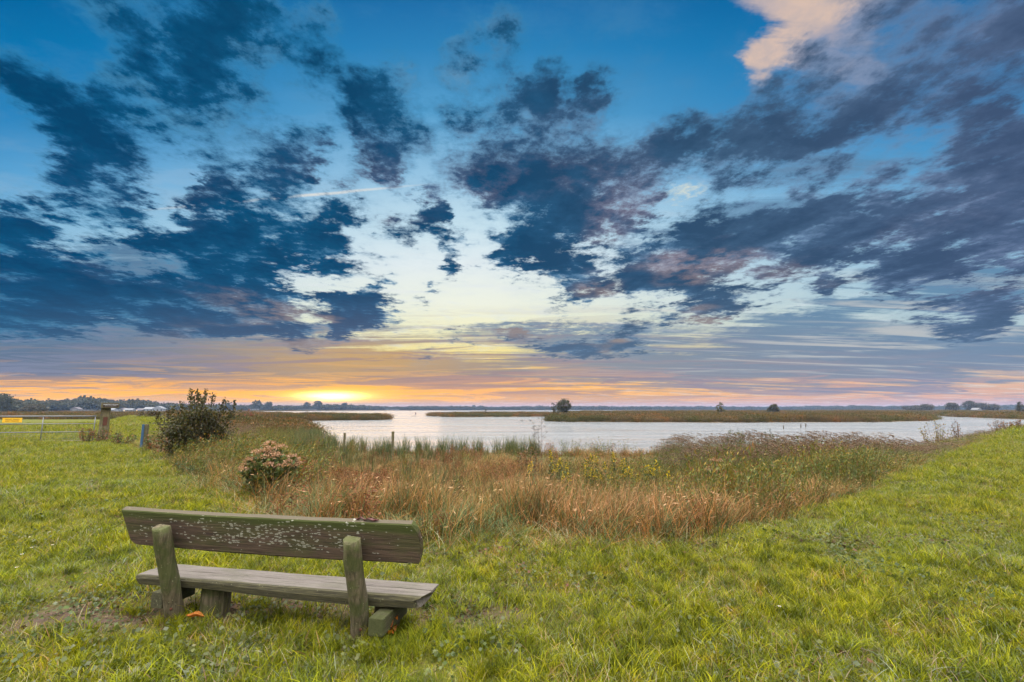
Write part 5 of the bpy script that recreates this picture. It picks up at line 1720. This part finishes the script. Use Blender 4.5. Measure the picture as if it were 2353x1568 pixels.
# bare umbel stalks before the oak, and cattail spikes on the right
for i, (px, py, d, lb) in enumerate([(1243, 957, 19, 'tallest bare umbel stalk against the water'), (1228, 985, 19, 'shorter bare umbel stalk left of the tallest one'), (1236, 978, 19.5, 'thin crooked umbel stalk between its neighbours')]):
    rn = random.Random(i)
    x_ = bear(px, d)
    zb = hz_(x_, d)
    H_ = EYE + (940.5 - py) * d / FV - zb
    m_ = MB()
    m_.ring_tube([(0, 0, 0), (0.03, 0, H_ * 0.5), (0.01, 0, H_)], [0.008, 0.006, 0.003], 5)
    for k in range(9):
        z = H_ * rn.uniform(0.55, 0.95)
        e = Vector((rn.uniform(-.28, .28), rn.uniform(-.2, .2), z + rn.uniform(0.08, 0.25)))
        m_.ring_tube([(0.02, 0, z), e * 0.6 + Vector((0, 0, z * 0.4)), e], [0.004, 0.003, 0.002], 4)
        for j in range(6):
            f_ = e + Vector((rn.uniform(-.07, .07), rn.uniform(-.07, .07), rn.uniform(0.02, .07)))
            m_.ring_tube([e, f_], [0.002, 0.002], 3)
            m_.sphere(f_, (0.012, 0.012, 0.010), 1)
    o = m_.build('umbel_stalk', M['bark'])
    o.location = (x_, d, zb)
    tag(o, lb, 'plant')
for i, (px, py, d, lb) in enumerate([(1797, 975, 24, 'cattail with brown spike, leftmost on the right-hand shore'), (1832, 972, 24, 'leaning cattail spike right of the leftmost one'), (1838, 970, 23, 'cattail spike close beside the leaning one')]):
    x_ = bear(px, d)
    zb = hz_(x_, d)
    H_ = EYE + (940.5 - py) * d / FV - zb
    root = tag(empty('cattail', (x_, d, zb)), lb, 'plant')
    ln = 0.12 * i
    MB().ring_tube([(0, 0, 0), (ln * 0.4, 0, H_ * 0.6), (ln, 0, H_)], [0.007, 0.006, 0.003], 6).build('stalk', M['old_wood'], root)
    MB().ring_tube([(ln * 0.86, 0, H_ - 0.24), (ln * 0.88, 0, H_ - 0.22), (ln * 0.95, 0, H_ - 0.08), (ln * 0.96, 0, H_ - 0.06)], [0.008, 0.020, 0.020, 0.008], 8).build('spike', M['bark'], root)


# ------------------------------------------------------------------ cabins on the far left shore
def cabin(px, d, w_, h_, dep, mats, label, ang=0.0, flat=False, lit=False, group=None, front=False):
    x_ = bear(px, d)
    root = tag(empty('holiday_cabin', (x_, d, WATER + 0.3), ang), label, 'cabin', group)
    MB().box((0, 0, h_ * 0.28), (w_, dep, h_ * 0.56)).build('wall', mats[0], root)
    m_ = MB()
    if flat:
        m_.box((0, 0, h_ * 0.60), (w_ * 1.06, dep * 1.06, h_ * 0.08))
    else:
        bm = m_.bm
        e_ = h_ * 0.565
        if front:      # gable towards the viewer
            a = [bm.verts.new(q) for q in ((-w_ * .56, -dep * .52, e_), (w_ * .56, -dep * .52, e_), (0, -dep * .52, h_ * 1.05))]
            b = [bm.verts.new(q) for q in ((-w_ * .56, dep * .52, e_), (w_ * .56, dep * .52, e_), (0, dep * .52, h_ * 1.05))]
        else:
            a = [bm.verts.new(q) for q in ((-w_ * .53, -dep * .56, e_), (-w_ * .53, dep * .56, e_), (-w_ * .50, 0, h_))]
            b = [bm.verts.new(q) for q in ((w_ * .53, -dep * .56, e_), (w_ * .53, dep * .56, e_), (w_ * .50, 0, h_))]
        bm.faces.new(a); bm.faces.new(b)
        for k in range(3):
            bm.faces.new((a[k], a[(k + 1) % 3], b[(k + 1) % 3], b[k]))
    m_.build('roof', mats[1], root)
    nwin = max(2, int(w_ / 3))
    for k in range(nwin):
        MB().box((-w_ * 0.38 + w_ * 0.76 * k / (nwin - 1), -dep * 0.5 - 0.02, h_ * 0.30), (w_ * 0.09 + 0.3, 0.04, h_ * 0.26)).build('window', M['lit'] if (lit and k == 0) else M['glass'], root)
    return root


ml, nt = new_mat('lit_window')
e_ = nt.n('ShaderNodeEmission')
nt.put(e_.inputs[0], (1.0, 0.72, 0.38, 1))
e_.inputs[1].default_value = 1.3
finish(nt, e_.outputs[0])
M['lit'] = ml
WR = (M['house_wall'], M['house_roof'])
DR = (M['house_wall'], M['dark_roof'])
for px, d, w_, h_, flat, mats, lit, fr, lb in [
        (176, 505, 8, 4.6, False, DR, False, True, 'dark-roofed pitched cabin leftmost on the far shore'),
        (200, 500, 13, 3.2, True, WR, False, False, 'long white flat-roofed cabin left of the gate post'),
        (247, 500, 7, 3.0, True, WR, False, False, 'low white cabin just right of the gate post head'),
        (258, 505, 7, 3.6, False, WR, False, False, 'small white gabled cabin second right of the gate post'),
        (272, 500, 8, 3.2, True, WR, False, False, 'flat white cabin left of the lit one'),
        (285, 505, 6, 3.8, False, DR, False, True, 'narrow cabin with dark gable next to the lit one'),
        (298, 500, 9, 3.4, False, WR, True, False, 'white cabin with one glowing window, further left'),
        (312, 505, 7, 3.4, True, WR, False, False, 'flat-roofed cabin between the two with glowing windows'),
        (326, 505, 8, 3.4, False, DR, True, False, 'dark-roofed cabin with one glowing window'),
        (344, 500, 9, 4.8, False, WR, False, False, 'white cabin with a tall pale roof left of the steep-gabled one'),
        (366, 495, 10, 5.6, False, WR, False, True, 'white steep-gabled cabin at the right end of the row'),
        (583, 780, 14, 4.5, True, WR, False, False, 'pale building in the wood behind the rust-red bush'),
        (706, 840, 30, 3.6, True, WR, False, False, 'long low white building on the shore left of the sun'),
        (902, 1020, 26, 4.0, True, WR, False, False, 'pale low building on the far shore right of the peninsula tip'),
        (2243, 420, 4, 3.6, False, WR, False, True, 'tiny white gabled farmhouse under the right horizon copse')]:
    cabin(px, d, w_, h_, 6, mats, lb, 0.1, flat, lit, None, fr)


# ------------------------------------------------------------------ water birds and odds and ends
def duck(px, py, label, s=1.0, ang=0.0, group=None, kind_='duck'):
    x_, y_ = at(px, py, WATER)
    m_ = MB()
    m_.sphere((0, 0, 0.04 * s), (0.20 * s, 0.10 * s, 0.085 * s), 2)
    m_.ring_tube([(0.12 * s, 0, 0.08 * s), (0.17 * s, 0, 0.16 * s), (0.19 * s, 0, 0.21 * s)], [0.05 * s, 0.035 * s, 0.035 * s], 8)
    m_.sphere((0.21 * s, 0, 0.235 * s), (0.055 * s, 0.042 * s, 0.042 * s), 2)
    m_.ring_tube([(0.25 * s, 0, 0.23 * s), (0.31 * s, 0, 0.22 * s)], [0.018 * s, 0.010 * s], 6)
    m_.ring_tube([(-0.16 * s, 0, 0.06 * s), (-0.26 * s, 0, 0.11 * s)], [0.05 * s, 0.012 * s], 6)
    o = m_.build('duck', M['feather'], None, True)
    o.location = (x_, y_, WATER)
    o.rotation_euler = (0, 0, ang)
    return tag(o, label, 'duck', group)


duck(1199, 968, 'dark duck swimming on open water, the left one of the pair', 1.3, 0.4)
duck(1219, 967.5, 'dark duck swimming nearer the island tip, right one of the pair', 1.3, 2.8)
for i, (px, py) in enumerate([(2087, 957.5), (2091, 959), (2096, 958), (2102, 961.5), (2117, 955.5), (2125, 959), (2109, 960)]):
    duck(px, py, 'tiny dark duck resting in the narrow right-hand channel', 1.5, i * 0.9, 'ducks in the right-hand channel')
x_, y_ = at(955, 952.5, WATER)
m_ = MB().ring_tube([(0, 0, -0.3), (0, 0, 0.75)], [0.30, 0.26], 12)
m_.sphere((0, 0, 0.9), (0.22, 0.22, 0.25), 2)
o = m_.build('buoy', M['rust'], None, True)
o.location = (x_, y_, WATER)
tag(o, 'small dark buoy far out on the lake', 'buoy')
x_, y_ = at(951, 957.5, WATER)
m_ = MB()
for q in range(7):
    rn = random.Random(q)
    m_.ring_tube([(q * 0.3 - 1, 0, -0.05), (q * 0.3 - 0.8, rn.uniform(-.2, .2), rn.uniform(0.15, 0.4)), (q * 0.3 - 0.5, rn.uniform(-.3, .3), rn.uniform(0.1, 0.6))], [0.05, 0.04, 0.02], 5)
o = m_.build('driftwood', M['bark'])
o.location = (x_, y_, WATER)
tag(o, 'low driftwood branch lying in the lake off the peninsula tip', 'branch')

# daisies in the lawn, left
dz = [(68, 1235), (74, 1240), (120, 1252), (72, 1258), (50, 1272), (112, 1223), (38, 1300), (230, 1338), (1790, 1395)]
for i, (px, py) in enumerate(dz):
    a = at(px, py, 0.05)
    zb = hz_(*a)
    root = tag(empty('daisy', (a[0], a[1], zb)), 'tiny white daisy open in the lawn on the left' if px < 1000 else 'lone tiny daisy in the lawn on the right', 'flower', 'daisies in the lawn' if px < 1000 else None)
    MB().ring_tube([(0, 0, 0), (0.004, 0, 0.07)], [0.0012, 0.001], 4).build('stem', M['old_wood'], root)
    m_ = MB()
    for k in range(12):
        b = 2 * math.pi * k / 12
        m_.poly([(0.004 + math.cos(b) * 0.003, math.sin(b) * 0.003, 0.071), (0.004 + math.cos(b - .2) * 0.014, math.sin(b - .2) * 0.014, 0.073), (0.004 + math.cos(b + .2) * 0.014, math.sin(b + .2) * 0.014, 0.073)])
    m_.build('petals', M['white'], root)
    MB().sphere((0.004, 0, 0.073), (0.004, 0.004, 0.003), 1).build('flower_centre', M['yellow'], root)

# ------------------------------------------------------------------ evening air
mh = bpy.data.materials.new('haze')
mh.use_nodes = True
nt = NT(mh.node_tree)
pv = nt.n('ShaderNodeVolumePrincipled')
pv.inputs['Color'].default_value = (0.35, 0.55, 0.95, 1)
pv.inputs['Density'].default_value = 0.00013
pv.inputs['Anisotropy'].default_value = 0.0
o_ = nt.n('ShaderNodeOutputMaterial')
nt.t.links.new(pv.outputs[0], o_.inputs['Volume'])
hb = MB().box((0, 0, 9.0), (18600, 18600, 24.0)).build('haze', mh)
tag(hb, kind='stuff')
